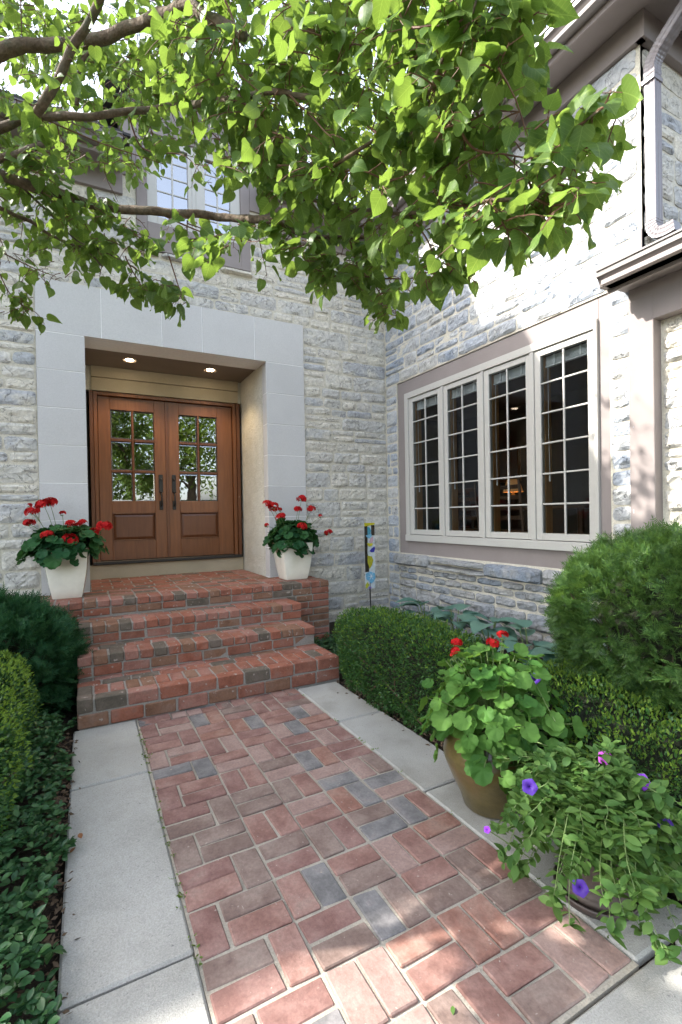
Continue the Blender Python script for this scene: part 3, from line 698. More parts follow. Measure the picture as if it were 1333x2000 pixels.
for (s0, s1, g0, g1) in ((4.275, 4.892, 4.337, 4.815), (3.657, 4.232, 3.712, 4.172), (3.041, 3.612, 3.092, 3.548), (2.421, 2.993, 2.479, 2.931)):
    X0, X1 = FXW+.014, FXW+.06
    for (a, b, c_, d) in ((s0, g0, 1.118, 2.806), (g1, s1, 1.118, 2.806), (g0+.0004, g1-.0004, 1.1185, zg0), (g0+.0004, g1-.0004, zg1, 2.8055)):
        wbox('sash', M['cream'], X0+(0 if b-a < .2 else .0007), X1, a, b, c_, d)
    # oak inside lining seen past the far edge of the glass
    wbox('lining', M['wood_in'], X1+.004, X1+.09, g1-.004, g1+.03, zg0-.03, zg1+.03); wbox('lining', M['wood_in'], X1+.004, X1+.09, g0-.03, g0+.004, zg0-.03, zg1+.03); wbox('lining', M['wood_in'], X1+.004, X1+.09, g0+.005, g1-.005, zg0-.04, zg0)
    ym = (g0+g1)/2
    wbox('muntin', M['cream'], X0+.006, X0+.026, ym-.0085, ym+.0085, zg0, zg1, .003)
    zz = [zg0]+[1.437, 1.706, 1.975, 2.242, 2.507]+[zg1]
    for z in zz[1:-1]:
        for (a, b) in ((g0+.0005, ym-.0088), (ym+.0088, g1-.0005)): wbox('muntin', M['cream'], X0+.007, X0+.0255, a, b, z-.0075, z+.0075, .003)
    for i in range(6):
        for (a, b) in ((g0, ym-.008), (ym+.008, g1)):
            c = ((a+b)/2, (zz[i]+zz[i+1])/2); t1, t2 = random.gauss(0, .0015), random.gauss(0, .0015)
            V = [(X0+.016+t1*(y-c[0])+t2*(z-c[1]), y, z) for (y, z) in ((a, zz[i]), (a, zz[i+1]), (b, zz[i+1]), (b, zz[i]))]
            part(MB().add(V, [(0, 1, 2, 3)]), 'pane', M['glass'], win)
    bl = MB()
    for i in range(7): z = zg1-.005-i*.011; bl.box(X1+.02, X1+.046, g0+.008, g1-.008, z-.004, z+.002)
    bl.box(X1+.018, X1+.05, g0+.006, g1-.006, zg1-.095, zg1-.082); part(bl, 'blind', M['blind'], win)
    bc = MB()
    for yy in (g0+.1, g1-.1): bc.box(X1+.012, X1+.017, yy-.009, yy+.009, zg1-.085, zg1)
    bc.tube([(X1+.014, g1-.035, zg1-.05), (X1+.016, g1-.03, 2.1), (X1+.014, g1-.04, 1.7)], .0022, 5); bc.box(X1+.010, X1+.018, g1-.046, g1-.034, 1.64, 1.70)
    part(bc, 'blind_cord', M['blind'], win)
# ---- timber post and beam of the single-storey part
part(MB().box(3.572, 3.70, 1.955, 2.132, -0.05, 2.90, .004), 'post', M['taupe'], house)
part(MB().box(3.574, 3.665, -0.6, 2.13, 2.72, 2.985, .003), 'beam', M['taupe'], house)
part(MB().box(3.30, 3.66, -0.6, 2.16, 2.985, 3.02, .003), 'lower_soffit', M['taupe'], house)
def gutter_prof(sgn, base, z):      # K-style gutter profile; sgn*outward
    P = [(0, 0), (.075, 0), (.080, .006), (.084, .03), (.100, .055), (.118, .07), (.118, .105), (.127, .108), (.127, .120), (.110, .120), (.108, .075), (.09, .06), (.074, .035), (.070, .012), (.006, .012), (.006, .12), (0, .12)]
    return [(base+sgn*u, z+v) for u, v in P]
def gutter(name, axis, base, z, a, b):
    V, F = extrude(gutter_prof(-1, base, z), a, b, axis)
    # outer profile faces end caps: closed with thin plates
    o = part(MB().add(V, F[:-2]), name, M['gutter'], house)
    for t in (a, b):
        cp = [(0, 0), (.075, 0), (.080, .006), (.084, .03), (.100, .055), (.118, .07), (.118, .12), (0, .12)]
        pr = [(base-u*1.004, z-.001+v*1.004) for u, v in cp]; V2, F2 = extrude(pr, t-.003, t+.003, axis); part(MB().add(V2, F2), 'gutter_end', M['gutter'], o)
    return o
gutter('lower_gutter', 'y', 3.415, 2.985, -0.6, 2.19)
part(MB().box(3.416, 3.44, -0.6, 2.19, 2.96, 3.13, .002), 'lower_fascia', M['taupe'], house)
# mossy shingles of the lower roof, laid in courses
lr = MB(); lr.add(*extrude([(3.39, 3.085), (3.39, 3.105), (7.0, 3.105+0.40*3.61), (7.0, 3.085+0.40*3.61)], -0.6, 2.04, 'y')); lr.add(*extrude([(3.39, 3.0855), (3.39, 3.1045), (3.60, 3.1045+0.4*.21), (3.60, 3.0855+0.4*.21)], 2.04, 2.19, 'y'))
lroof = lr.obj('lower_roof', M['shingle'], house)
for i in range(9):
    for k in range(13):
        y0 = -0.5+k*0.208+(0.1 if i % 2 else 0)+random.uniform(-.01, .01); y1 = y0+0.2
        x0 = 3.385+i*0.125; y1 = min(y1, 2.19 if x0 < 3.55 else 2.03)
        if y1-y0 < .05: continue
        z0 = 3.108+0.4*(x0-3.39)
        V, F = cbox(0, 0.22, 0, y1-y0, 0, .014, .003, .003); V = [(x, y, z+0.34*x) for x, y, z in V]
        link('shingle', mesh('shingle', V, F, M['moss'] if random.random() < .6 else M['shingle']), lroof, (x0+random.uniform(-.012, .006), y0, z0+random.uniform(0, .006)))
part(MB().box(3.585, 3.6, 2.035, 2.12, 3.19, 3.40, .001), 'flashing', M['gutter'], house)
# ---- upper eaves: frieze, soffit, fascia, gutter, roof planes
part(MB().box(3.553, 3.62, 2.0, 5.353, 4.725, 4.918, .003), 'frieze_board', M['taupe'], house)
part(MB().box(3.553, 7.0, 1.985, 2.05, 4.725, 4.9175, .003), 'frieze_board', M['taupe'], house)
sf = MB(); sf.box(3.30, 7.0, 1.74, 2.05, 4.92, 4.95); sf.box(3.30, 3.75, 2.05, 5.6, 4.9205, 4.9505); sf.box(1.88, 3.2995, 5.10, 5.6, 4.921, 4.951); sf.box(-6, .40, 5.10, 5.6, 4.921, 4.951)
part(sf, 'upper_soffit', M['taupe'], house)
vt = MB()
for i in range(12): vt.box(3.95, 4.35, 1.78+i*.019, 1.788+i*.019, 4.910, 4.9195)
vt.box(3.93, 4.37, 1.762, 1.776, 4.908, 4.9196); vt.box(3.93, 4.37, 2.006-.002, 2.018-.002, 4.908, 4.9196); part(vt, 'soffit_vent', M['gutter'], house)
fa = MB(); fa.box(3.28, 3.30, 1.72, 5.10, 4.86, 5.06); fa.box(3.301, 7.0, 1.72, 1.74, 4.861, 5.06); fa.box(1.88, 3.279, 5.08, 5.10, 4.861, 5.06); fa.box(-6, .40, 5.08, 5.10, 4.861, 5.06); part(fa, 'upper_fascia', M['taupe'], house)
gutter('upper_gutter', 'y', 3.279, 4.905, 1.60, 5.0)
gutter('upper_gutter', 'x', 5.079, 4.905, 1.90, 3.15); gutter('upper_gutter', 'x', 5.079, 4.905, -6, 0.38); gutter('upper_gutter', 'x', 1.719, 4.905, 3.16, 7.0)
rf = MB(); ph = 0.58
for (rx0, rx1, ry0) in ((-6, .42, 5.02), (.42, 1.86, 5.80), (1.86, 7, 5.02)):
    za, zb_ = 5.05+ph*(ry0-5.02), 5.05+ph*4.78
    rf.add([(rx0, ry0, za), (rx1, ry0, za), (rx1, 9.8, zb_), (rx0, 9.8, zb_), (rx0, ry0, za-.02), (rx1, ry0, za-.02), (rx1, 9.8, zb_-.02), (rx0, 9.8, zb_-.02)], [(0, 1, 2, 3), (4, 7, 6, 5), (0, 4, 5, 1), (1, 5, 6, 2), (2, 6, 7, 3), (3, 7, 4, 0)])
rf.add([(3.22, 1.66, 5.052), (3.22, 9.8, 5.052), (7.0, 9.8, 5.052+ph*3.78), (7.0, 1.66+3.78, 5.052+ph*3.78)], [(0, 3, 2, 1)]); rf.add([(3.22, 1.66, 5.052), (10.8, 1.66, 5.052), (7.0, 5.44, 5.052+ph*3.78)], [(0, 1, 2)]); rf.add([(3.22, 1.66, 5.03), (3.22, 5.1, 5.03), (7, 5.1, 5.03), (7, 1.66, 5.03)], [(0, 1, 2, 3)])
roof = rf.obj('upper_roof', M['shingle'], house)
sh = MB()
for i in range(62):
    x = -5.9+i*0.15
    if 0.35 < x < 1.8 or x > 3.2: continue
    for k in range(2): sh.box(x+.01+.07*k, x+.145+.07*k, 4.99+k*.1+random.uniform(-.012, .012), 5.22+k*.1, 5.052+k*.07, 5.075+k*.07+random.uniform(0, .012))
for i in range(24):
    y = 1.7+i*0.15; sh.box(3.19+random.uniform(-.012, .012), 3.42, y+.005, y+.145, 5.054, 5.076+random.uniform(0, .012))
o = sh.obj('eave_shingles', M['shingle'], roof); o['kind'] = 'stuff'
# ---- downspout at the corner
dsx, dsy = 3.655, 1.985
ds = empty('downspout', (dsx, dsy, 3.35)); ds.parent = house; ds.location = Vector((dsx, dsy, 3.35))-house.location
def rect_tube(pts, w_, d_, ribs=0.0, nsub=1, jit=0.0):
    V = []; F = []; P = [Vector(p) for p in pts]
    prof = []
    for s in (0, 1, 2, 3):
        for k in range(5):
            t = (k/5-0.5); r = (ribs if k % 2 else 0)
            prof.append([(t*w_, -d_/2+r), (w_/2-r, t*d_), (-t*w_, d_/2-r), (-w_/2+r, -t*d_)][s])
    n = len(prof)
    for i, p in enumerate(P):
        t = (P[min(i+1, len(P)-1)]-P[max(i-1, 0)]).normalized(); a = Vector((1, 0, 0)); b = t.cross(a).normalized(); a = b.cross(t)
        s = 1+(jit if i % 2 else -jit)
        for (u, v) in prof: q = p+a*u*s-b*v*s; V.append((q.x, q.y, q.z))
    for i in range(len(P)-1):
        for k in range(n): F.append((i*n+k, i*n+(k+1) % n, (i+1)*n+(k+1) % n, (i+1)*n+k))
    F.append(tuple(reversed(range(n)))); F.append(tuple((len(P)-1)*n+k for k in range(n))); return V, F
V, F = rect_tube([(dsx, dsy, 3.42), (dsx, dsy, 4.50)], .085, .07, .004); part(MB().add(V, F), 'pipe', M['downspout'], ds)
el = spline([(dsx, dsy, 4.47), (dsx, dsy, 4.54), (dsx, dsy-.03, 4.60), (dsx-.005, dsy-.10, 4.66), (dsx-.01, dsy-.22, 4.75), (dsx-.015, dsy-.28, 4.80), (dsx-.015, dsy-.305, 4.92)], 6)
V, F = rect_tube(el, .090, .074, .003, jit=.025); part(MB().add(V, F), 'upper_elbow', M['downspout'], ds)
el = spline([(dsx, dsy, 3.45), (dsx, dsy, 3.40), (dsx+.0, dsy-.025, 3.345), (dsx+.0, dsy-.08, 3.325), (dsx+.0, dsy-.15, 3.33)], 5)
V, F = rect_tube(el, .090, .074, .003, jit=.03); part(MB().add(V, F), 'lower_elbow', M['downspout'], ds)
part(MB().box(dsx-.055, dsx+.055, dsy-.04, dsy+.05, 4.42, 4.45, .002), 'strap', M['downspout'], ds)

# ---- upstairs window in its wall dormer
uw = empty('upstairs_window', (1.13, FY, 4.2)); uw.parent = house; uw.location = Vector((1.13, FY, 4.2))-house.location
def ubox(name, mat, x0, x1, y0, y1, z0, z1, c=.003): part(MB().box(x0, x1, y0, y1, z0, z1, c), name, mat, uw)
ubox('trim', M['taupe'], .532, .636, FY-.02, FY+.1, 4.212, 5.52); ubox('trim', M['taupe'], 1.642, 1.748, FY-.02, FY+.1, 4.212, 5.52); ubox('trim', M['taupe'], .637, 1.641, FY-.0195, FY+.1, 4.212, 4.50); ubox('trim', M['taupe'], .637, 1.641, FY-.0195, FY+.1, 5.44, 5.52)
for a, b, c0, c1 in ((.638, 1.10, .740, 1.062), (1.142, 1.64, 1.243, 1.530)):
    for (x0, x1, z0, z1) in ((a, c0, 4.502, 5.438), (c1, b, 4.502, 5.438), (c0+.0004, c1-.0004, 4.503, 4.585), (c0+.0004, c1-.0004, 5.36, 5.437)): ubox('sash', M['cream'], x0, x1, FY+.0+(.0006 if x1-x0 > .2 else 0), FY+.07, z0, z1)
    xm = (c0+c1)/2; ubox('muntin', M['cream'], xm-.009, xm+.009, FY+.022, FY+.04, 4.585, 5.36)
    for z in (4.70, 4.875, 5.045, 5.21):
        for x0, x1 in ((c0, xm-.0092), (xm+.0092, c1)): ubox('muntin', M['cream'], x0, x1, FY+.0225, FY+.0395, z-.007, z+.007)
    part(MB().add([(c0, FY+.03, 4.585), (c1, FY+.031, 4.585), (c1, FY+.031, 5.36), (c0, FY+.03, 5.36)], [(0, 1, 2, 3)]), 'pane', M['up_glass'], uw)
ubox('mullion', M['cream'], 1.1005, 1.1415, FY-.004, FY+.07, 4.502, 5.438)
dm = MB(); dm.box(.40, .53, FY-.02, FY+.03, 4.92, 5.75); dm.box(1.75, 1.88, FY-.02, FY+.03, 4.92, 5.75); dm.box(.5305, 1.7495, FY-.0205, FY+.03, 5.522, 5.75)
dm.add([(.40, FY, 5.75), (1.88, FY, 5.75), (1.14, FY, 6.15)], [(0, 1, 2)]); dm.box(.40, .45, FY+.03, 7.0, 4.9, 5.75); dm.box(1.83, 1.88, FY+.03, 7.0, 4.9, 5.75); part(dm, 'dormer_wall', M['taupe'], house)
dr = MB()
for s in (-1, 1):
    a = 1.14+s*.90; V = [(1.14, 5.2, 6.16), (a, 5.2, 5.66), (a, 8.0, 5.66), (1.14, 8.0, 6.16)]
    V += [(x, y, z+.04) for x, y, z in V]; F = [(0, 1, 2, 3), (7, 6, 5, 4), (0, 4, 5, 1), (1, 5, 6, 2), (2, 6, 7, 3), (3, 7, 4, 0)]; dr.add(V, F)
part(dr, 'dormer_roof', M['shingle'], house)
# ---- unseen taller block and stack added on the left to cast the court's shadow
tw = MB(); tw.box(-12, -1.75, 6.5, 12, -0.1, 7.95); part(tw, 'shadow_caster_wall', M['mortar'], house)
V = [(-12.5, 6.0, 8.126), (-1.25, 6.0, 8.126), (-1.25, 12.5, 8.126), (-12.5, 12.5, 8.126), (-9.3, 9.25, 10.2), (-4.5, 9.25, 10.2), (-12.5, 6.0, 7.95), (-1.25, 6.0, 7.95), (-1.25, 12.5, 7.95), (-12.5, 12.5, 7.95)]
part(MB().add(V, [(0, 1, 5, 4), (1, 2, 5), (2, 3, 4, 5), (3, 0, 4), (0, 6, 7, 1), (1, 7, 8, 2), (2, 8, 9, 3), (3, 9, 6, 0), (9, 8, 7, 6)]), 'shadow_caster_roof', M['shingle'], house)
ch = MB(); ch.box(-3.91, -2.94, 8.05, 8.75, 8.2, 10.58); ch.box(-3.95, -2.90, 8.0, 8.8, 10.58, 10.70, .01); part(ch, 'shadow_caster_stack', M['mortar'], house)  # added unseen stack, sized for the notch in the wall's shadow edge
bk = MB(); bk.box(-6, 3.8, 9.7, 9.8, 0, 7.5); bk.box(6.9, 7.0, 1.75, 9.8, -.1, 5.0); bk.box(-6.0, -5.9, 5.75, 9.8, -.1, 7.4); part(bk, 'rear_wall', M['mortar'], house)
finish_stones(300)

# ================================================================== things in the dining room behind the window
lampx, lampy = 5.45, 4.93
tbl = empty('dining_table', (5.3, 4.4, .70), label='dark dining table inside the room behind the casement window', cat='table')
part(MB().box(4.85, 5.75, 3.4, 5.3, 1.40, 1.44, .008), 'tabletop', M['dark_floor'], tbl)
for a in (4.93, 5.67):
    for b in (3.5, 5.2): part(MB().tube([(a, b, .70), (a, b, 1.4)], [.025, .04], 8), 'leg', M['dark_floor'], tbl)
M['shade'] = plain('glowing lamp shade', (0.9, 0.6, 0.3), 0.8, emit=(1.0, 0.34, 0.07), es=0.02, bump=0)
lmp = empty('table_lamp', (lampx, lampy, 1.44), label='glowing orange table lamp seen through the third sash', cat='lamp')
o = MB().lathe([(.06, 0), (.06, .012), (.02, .03), (.045, .09), (.05, .14), (.02, .2), (.008, .22), (.008, .28)], 14).obj('base', M['black'], lmp, (0, 0, 0)); o.location = (0, 0, 0)
b = MB(); b.lathe([(.14, .22), (.085, .40)], 20); o = link('lamp_shade', mesh('lamp_shade', b.V, b.F[:-2], M['shade'], True), lmp, (lampx, lampy, 1.44))
ld = bpy.data.lights.new('table_lamp_bulb', 'POINT'); ld.energy = 0.4; ld.color = (1, .45, .16); ld.shadow_soft_size = .04
lo = bpy.data.objects.new('table_lamp_bulb', ld); COL.objects.link(lo); lo.parent = lmp; lo.location = (0, 0, .31)
def chair(x, y, rz, label):
    t = empty('dining_chair', (x, y, .70), label=label, cat='chair', group='chairs in the dining room'); t.rotation_euler = (0, 0, rz)
    def cp(m_, name):
        me = mesh(name, m_.V, m_.F, M['dark_floor']); o = bpy.data.objects.new(name, me); COL.objects.link(o); o.parent = t
    cp(MB().box(-.21, .21, -.2, .2, .43, .465, .01), 'seat')
    for sx in (-1, 1):
        cp(MB().tube([(sx*.19, -.18, 0), (sx*.19, -.18, .43)], .017, 6), 'leg'); cp(MB().tube([(sx*.18, .18, 0), (sx*.18, .19, .5), (sx*.18, .25, 1.05)], .016, 6), 'leg')
    for k in range(4):
        z = .58+k*.12; cp(MB().add(*cbox(-.17, .17, .195+k*.012, .21+k*.012, z, z+.05, .004)), 'slat')
chair(4.62, 4.75, math.pi/2, 'ladder-back chair nearest the lamp behind the window')
chair(4.62, 4.05, math.pi/2, 'ladder-back chair at the middle of the table behind the window')
chair(5.3, 5.62, 0.0, 'ladder-back chair at the far end of the table behind the window')
pc = empty('picture', (6.59, 6.0, 2.1), label='framed drawing on the far wall of the dining room', cat='picture')
part(MB().box(6.565, 6.599, 5.78, 6.42, 1.9, 2.5, .006), 'frame', M['wood_in'], pc); part(MB().box(6.560, 6.566, 5.84, 6.36, 1.96, 2.44), 'print', M['blind'], pc)

# ================================================================== foliage helpers
def rotmats(n, axis_dir, spread=None, roll=None):
    """rotation matrices whose local +Y follows axis_dir (n,3) and whose roll is random"""
    y = axis_dir/np.linalg.norm(axis_dir, axis=1, keepdims=True)
    ref = np.tile(np.array([0, 0, 1.0]), (n, 1)); bad = np.abs(y[:, 2]) > .95; ref[bad] = (1, 0, 0)
    x = np.cross(y, ref); x /= np.linalg.norm(x, axis=1, keepdims=True); z = np.cross(x, y)
    a = rng.uniform(-math.pi, math.pi, n) if roll is None else rng.normal(0, roll, n)
    c, s = np.cos(a)[:, None], np.sin(a)[:, None]
    x2 = x*c+z*s; z2 = -x*s+z*c
    return np.stack([x2, y, z2], axis=2)
def scatter(T, pos, Rm, sc):
    V, F = T; V = np.asarray(V, float); F = np.asarray(F); n = len(pos)
    P = np.einsum('nij,vj->nvi', Rm, V)*np.asarray(sc).reshape(n, 1, 1)+pos[:, None, :]
    FF = (F[None, :, :]+(np.arange(n)*len(V))[:, None, None]).reshape(-1, F.shape[1])
    return P.reshape(-1, 3), FF
def join(parts):
    V = []; F = []; o = 0
    for v, f in parts: V.append(v); F.append(f+o); o += len(v)
    return np.concatenate(V), np.concatenate(F)
def tri(F):
    out = []
    for f in F:
        for i in range(1, len(f)-1): out.append((f[0], f[i], f[i+1]))
    return np.array(out)
def blade(rows, fold=0.15, curl=0.2, wave=0.0, back=0.0):
    """leaf of unit length along +Y; rows = [(t, halfwidth)]"""
    V = []; F = []
    for i, (t, wd) in enumerate(rows):
        z = -curl*t*t
        wv = wave*math.sin(i*2.1)
        yb = -back if i == 0 and back else 0
        V += [(-wd, t+yb, z+fold*wd+wv), (0, t, z), (wd, t+yb, z+fold*wd-wv)]
    for i in range(len(rows)-1):
        a = i*3; F += [(a, a+1, a+4, a+3), (a+1, a+2, a+5, a+4)]
    return np.array(V), tri(F)
def heart(fold, curl, wave, tw=0.0):
    """pointed heart-shaped leaf, unit length along +Y, five points across"""
    rows = [(-.085, .20), (-.06, .335), (.06, .435), (.20, .475), (.36, .455), (.52, .38), (.67, .27), (.81, .145), (.92, .055), (1.0, .004)]
    V = []; F = []
    for i, (t, wd) in enumerate(rows):
        for k, u in enumerate((-1, -.5, 0, .5, 1)):
            tt = t
            if i == 0: tt = t+(.075 if k == 2 else (.0 if abs(u) == .5 else .015))
            if i == 1 and k == 2: tt = .03
            z = -curl*max(tt, 0)**2+fold*wd*abs(u)**1.4-.10*(abs(u) > .9)*wd+wave*math.sin(i*1.9+k)*abs(u)+tw*u*tt
            V.append((wd*u, tt, z))
    for i in range(len(rows)-1):
        for k in range(4): a_ = i*5+k; F.append((a_, a_+1, a_+6, a_+5))
    return np.array(V), tri(F)
HEART = [heart(f, c, w_, t_) for f, c, w_, t_ in ((.20, .18, .015, .1), (.34, .05, .02, -.1), (.08, .30, .03, .15), (.42, .22, .012, 0), (-.08, .14, .025, -.15), (.18, .42, .02, .05))]
OVAL = [blade([(0, .02), (.18, .19), (.42, .285), (.66, .26), (.86, .13), (1, .008)], f, c) for f, c in ((.3, .1), (.1, .25), (.5, .0))]
BOX = [(np.array([(-.24, .42, .07), (0, 0, 0), (.24, .42, .07), (0, .5, -.02), (0, 1, .0)]), np.array([(1, 3, 0), (1, 2, 3), (0, 3, 4), (3, 2, 4)])), (np.array([(-.26, .5, .13), (0, 0, 0), (.26, .5, .13), (0, .5, 0), (0, 1, -.08)]), np.array([(1, 3, 0), (1, 2, 3), (0, 3, 4), (3, 2, 4)]))]
def yew_sprig(seed):
    r_ = random.Random(seed); V = []; F = []
    def needle(b, d, l, wd):
        b = Vector(b); d = Vector(d).normalized(); s = d.cross(Vector((0.1, .3, 1))).normalized()*wd
        n = len(V)
        for q in (b-s, b+s, b+d*l*.6+s*.9, b+d*l, b+d*l*.6-s*.9): V.append(tuple(q))
        F.extend([(n, n+1, n+2), (n, n+2, n+4), (n+4, n+2, n+3)])
    def shoot(b, d, L, k):
        b = Vector(b); d = Vector(d).normalized(); sd = d.cross(Vector((0, 0.2, 1))).normalized()
        for i in range(k):
            t = (i+.5)/k; p = b+d*L*t
            for s in (-1, 1):
                needle(p, sd*s+d*.55+Vector((0, 0, r_.uniform(-.1, .5))), .30*(1-.35*t), .022)
        needle(b+d*L, d, .25, .022)
    shoot((0, 0, 0), (0, 1, .05), .85, 9); shoot((0, .25, 0), (.8, .8, .15), .45, 5); shoot((0, .35, 0), (-.8, .8, .1), .45, 5)
    return np.array(V), np.array(F)
YEW = [yew_sprig(i) for i in range(4)]
def surf_noise(P, s, sd=0.0): return np.array([mnoise.noise(Vector((p[0]*s+sd, p[1]*s, p[2]*s))) for p in P])

M['boxwood'] = leaf_mat('boxwood leaf', [(0.022, 0.072, 0.020), (0.042, 0.112, 0.028), (0.062, 0.142, 0.036), (0.030, 0.088, 0.024)], 0.25, (0.17, 0.34, 0.05), 0.36, 0.30)
M['boxwood_new'] = leaf_mat('young boxwood leaf', [(0.11, 0.20, 0.030), (0.17, 0.26, 0.045), (0.08, 0.155, 0.026)], 0.36, (0.32, 0.50, 0.04), 0.4, 0.12)
M['yew'] = leaf_mat('yew needle', [(0.030, 0.080, 0.020), (0.058, 0.128, 0.030), (0.105, 0.19, 0.042), (0.040, 0.092, 0.030)], 0.25, (0.24, 0.40, 0.05), 0.42, 0.25)
M['yew_dark'] = leaf_mat('blue yew needle', [(0.014, 0.060, 0.028), (0.028, 0.088, 0.036), (0.044, 0.115, 0.040)], 0.15, (0.08, 0.22, 0.05), 0.45, 0.10)
M['vinca'] = leaf_mat('vinca leaf', [(0.024, 0.078, 0.032), (0.040, 0.108, 0.040), (0.060, 0.135, 0.042)], 0.2, (0.14, 0.30, 0.06), 0.30, 0.32)
M['geranium'] = leaf_mat('geranium leaf', [(0.046, 0.130, 0.028), (0.078, 0.180, 0.036), (0.115, 0.23, 0.048)], 0.30, (0.30, 0.52, 0.05), 0.5, 0.12)
M['geranium_dark'] = leaf_mat('deep geranium leaf', [(0.014, 0.062, 0.024), (0.026, 0.092, 0.032), (0.042, 0.118, 0.034)], 0.2, (0.12, 0.30, 0.05), 0.5, 0.14)
M['petunia_leaf'] = leaf_mat('petunia leaf', [(0.050, 0.120, 0.030), (0.082, 0.168, 0.040), (0.13, 0.225, 0.060)], 0.34, (0.32, 0.48, 0.08), 0.5, 0.2)
M['hosta'] = leaf_mat('blue hosta leaf', [(0.10, 0.21, 0.17), (0.13, 0.25, 0.195), (0.155, 0.27, 0.20)], 0.2, (0.24, 0.42, 0.15), 0.5, 0.25)
M['redbud'] = leaf_mat('heart leaf', [(0.058, 0.125, 0.026), (0.085, 0.160, 0.034), (0.070, 0.140, 0.030), (0.125, 0.205, 0.044), (0.075, 0.130, 0.036)], 0.46, (0.37, 0.53, 0.065), 0.45, 0.22, vein=0.6)
M['far_leaf'] = leaf_mat('far tree leaf', [(0.07, 0.13, 0.018), (0.13, 0.20, 0.03), (0.18, 0.25, 0.05)], 0.4, (0.4, 0.5, 0.08), 0.55, 0.1)
M['red'] = leaf_mat('red petal', [(0.30, 0.003, 0.006), (0.48, 0.008, 0.010), (0.58, 0.025, 0.025), (0.40, 0.004, 0.010)], 0.2, (0.65, 0.03, 0.02), 0.6, 0.12)
M['bud'] = plain('geranium bud', (0.20, 0.16, 0.05), 0.7)
M['stem'] = plain('green stem', (0.13, 0.19, 0.06), 0.6)
M['brown_stem'] = plain('brown stem', (0.10, 0.065, 0.04), 0.8)
M['purple'] = plain('deep purple petal', (0.045, 0.008, 0.20), 0.6, var=0.3, scale=80)
M['violet'] = plain('violet petal', (0.30, 0.045, 0.62), 0.6, var=0.3, scale=80)
M['pinkp'] = plain('magenta petal', (0.58, 0.09, 0.62), 0.6, var=0.3, scale=80)

# ---- clipped boxwood hedges
def superbox(n, c, h, e=3.2, top_only=False):
    """points and normals on a rounded box of half-size h about c"""
    d = rng.normal(size=(n*2, 3)); d /= np.linalg.norm(d, axis=1, keepdims=True)
    hh = np.array(h); q = d*hh
    r_ = 1/np.power((np.abs(d[:, 0])**e+np.abs(d[:, 1])**e+np.abs(d[:, 2])**e), 1/e)
    P = d*r_[:, None]*hh; N = np.sign(d)*np.abs(d*r_[:, None])**(e-1)/hh; N /= np.linalg.norm(N, axis=1, keepdims=True)
    wgt = np.linalg.norm(N*np.array([hh[1]*hh[2], hh[0]*hh[2], hh[0]*hh[1]]), axis=1)*r_**2; pr = wgt/wgt.max()
    k = rng.random(len(P)) < pr*1.0
    idx = np.where(k)[0]
    if len(idx) < n: idx = np.concatenate([idx, rng.choice(len(P), n-len(idx), p=wgt/wgt.sum())])
    idx = idx[:n]; return P[idx]+np.array(c), N[idx]
def hedge(name, label, c, h, n, size, frac_new=0.25, seed=0, e=3.5, rotz=0.0, lump=0.05, mats=('boxwood', 'boxwood_new'), skipface=None, cat='hedge'):
    t = empty(name, (c[0], c[1], 0), label=label, cat=cat)
    P, N = superbox(n, (0, 0, 0), h, e)
    cz, sz = math.cos(rotz), math.sin(rotz); Rz = np.array([[cz, -sz, 0], [sz, cz, 0], [0, 0, 1]])
    P = P@Rz.T+np.array(c); N = N@Rz.T
    nz = surf_noise(P, 5, seed)+.6*surf_noise(P, 14, seed+9)
    P = P+N*(lump*nz)[:, None]
    depth = np.abs(rng.normal(0, 1, len(P)))**1.4*0.045
    P = P-N*depth[:, None]
    D = N*1.0+rng.normal(0, .55, P.shape)+np.array([0, 0, .25])
    Rm = rotmats(len(P), D); sc = size*rng.uniform(.65, 1.25, len(P))
    newm = (rng.random(len(P)) < frac_new*np.clip(.4+1.2*N[:, 2]+nz*.6, .02, 1.3)) & (depth < .04)
    for flag, mt, nm in ((~newm, mats[0], 'foliage'), (newm, mats[1], 'young_foliage')):
        idx = np.where(flag)[0]
        if len(idx) < 10: continue
        hs = [idx[i::2] for i in range(2)]
        V, F = join([scatter(BOX[i], P[k], Rm[k], sc[k]) for i, k in enumerate(hs)])
        o = link(nm, bigmesh(nm, V-np.array([c[0], c[1], 0]), F, M[mt]), t, (c[0], c[1], 0)); o['kind'] = 'stuff'
    # dark inner twigs and stems
    mb = MB()
    for i in range(46):
        a = np.array([rng.uniform(-.75, .75)*h[0], rng.uniform(-.8, .8)*h[1], 0])@Rz.T+np.array([c[0], c[1], 0])
        q = P[rng.integers(len(P))]; m_ = a*.5+q*.5+rng.normal(0, .03, 3); mb.tube([a, m_, q], [.008, .005, .002], 5, False)
    mb.obj('stems', M['brown_stem'], t, (c[0], c[1], 0))['kind'] = 'stuff'
    # solid near-black core added as painted inner shade, so no light passes
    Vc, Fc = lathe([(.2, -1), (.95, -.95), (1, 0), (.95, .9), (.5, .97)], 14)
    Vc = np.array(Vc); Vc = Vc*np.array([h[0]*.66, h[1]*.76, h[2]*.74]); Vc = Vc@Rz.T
    link('shade_core', mesh('shade_core', Vc+np.array([0, 0, c[2]]), Fc, M['inner']), t, (c[0], c[1], 0))
    return t
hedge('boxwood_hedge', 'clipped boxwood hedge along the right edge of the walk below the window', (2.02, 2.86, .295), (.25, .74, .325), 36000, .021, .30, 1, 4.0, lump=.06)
hedge('boxwood_hedge', 'sunlit loose boxwood hedge behind the geranium pot', (2.30, 1.50, .22), (.50, .66, .28), 34000, .022, .55, 2, 2.6, lump=.09)
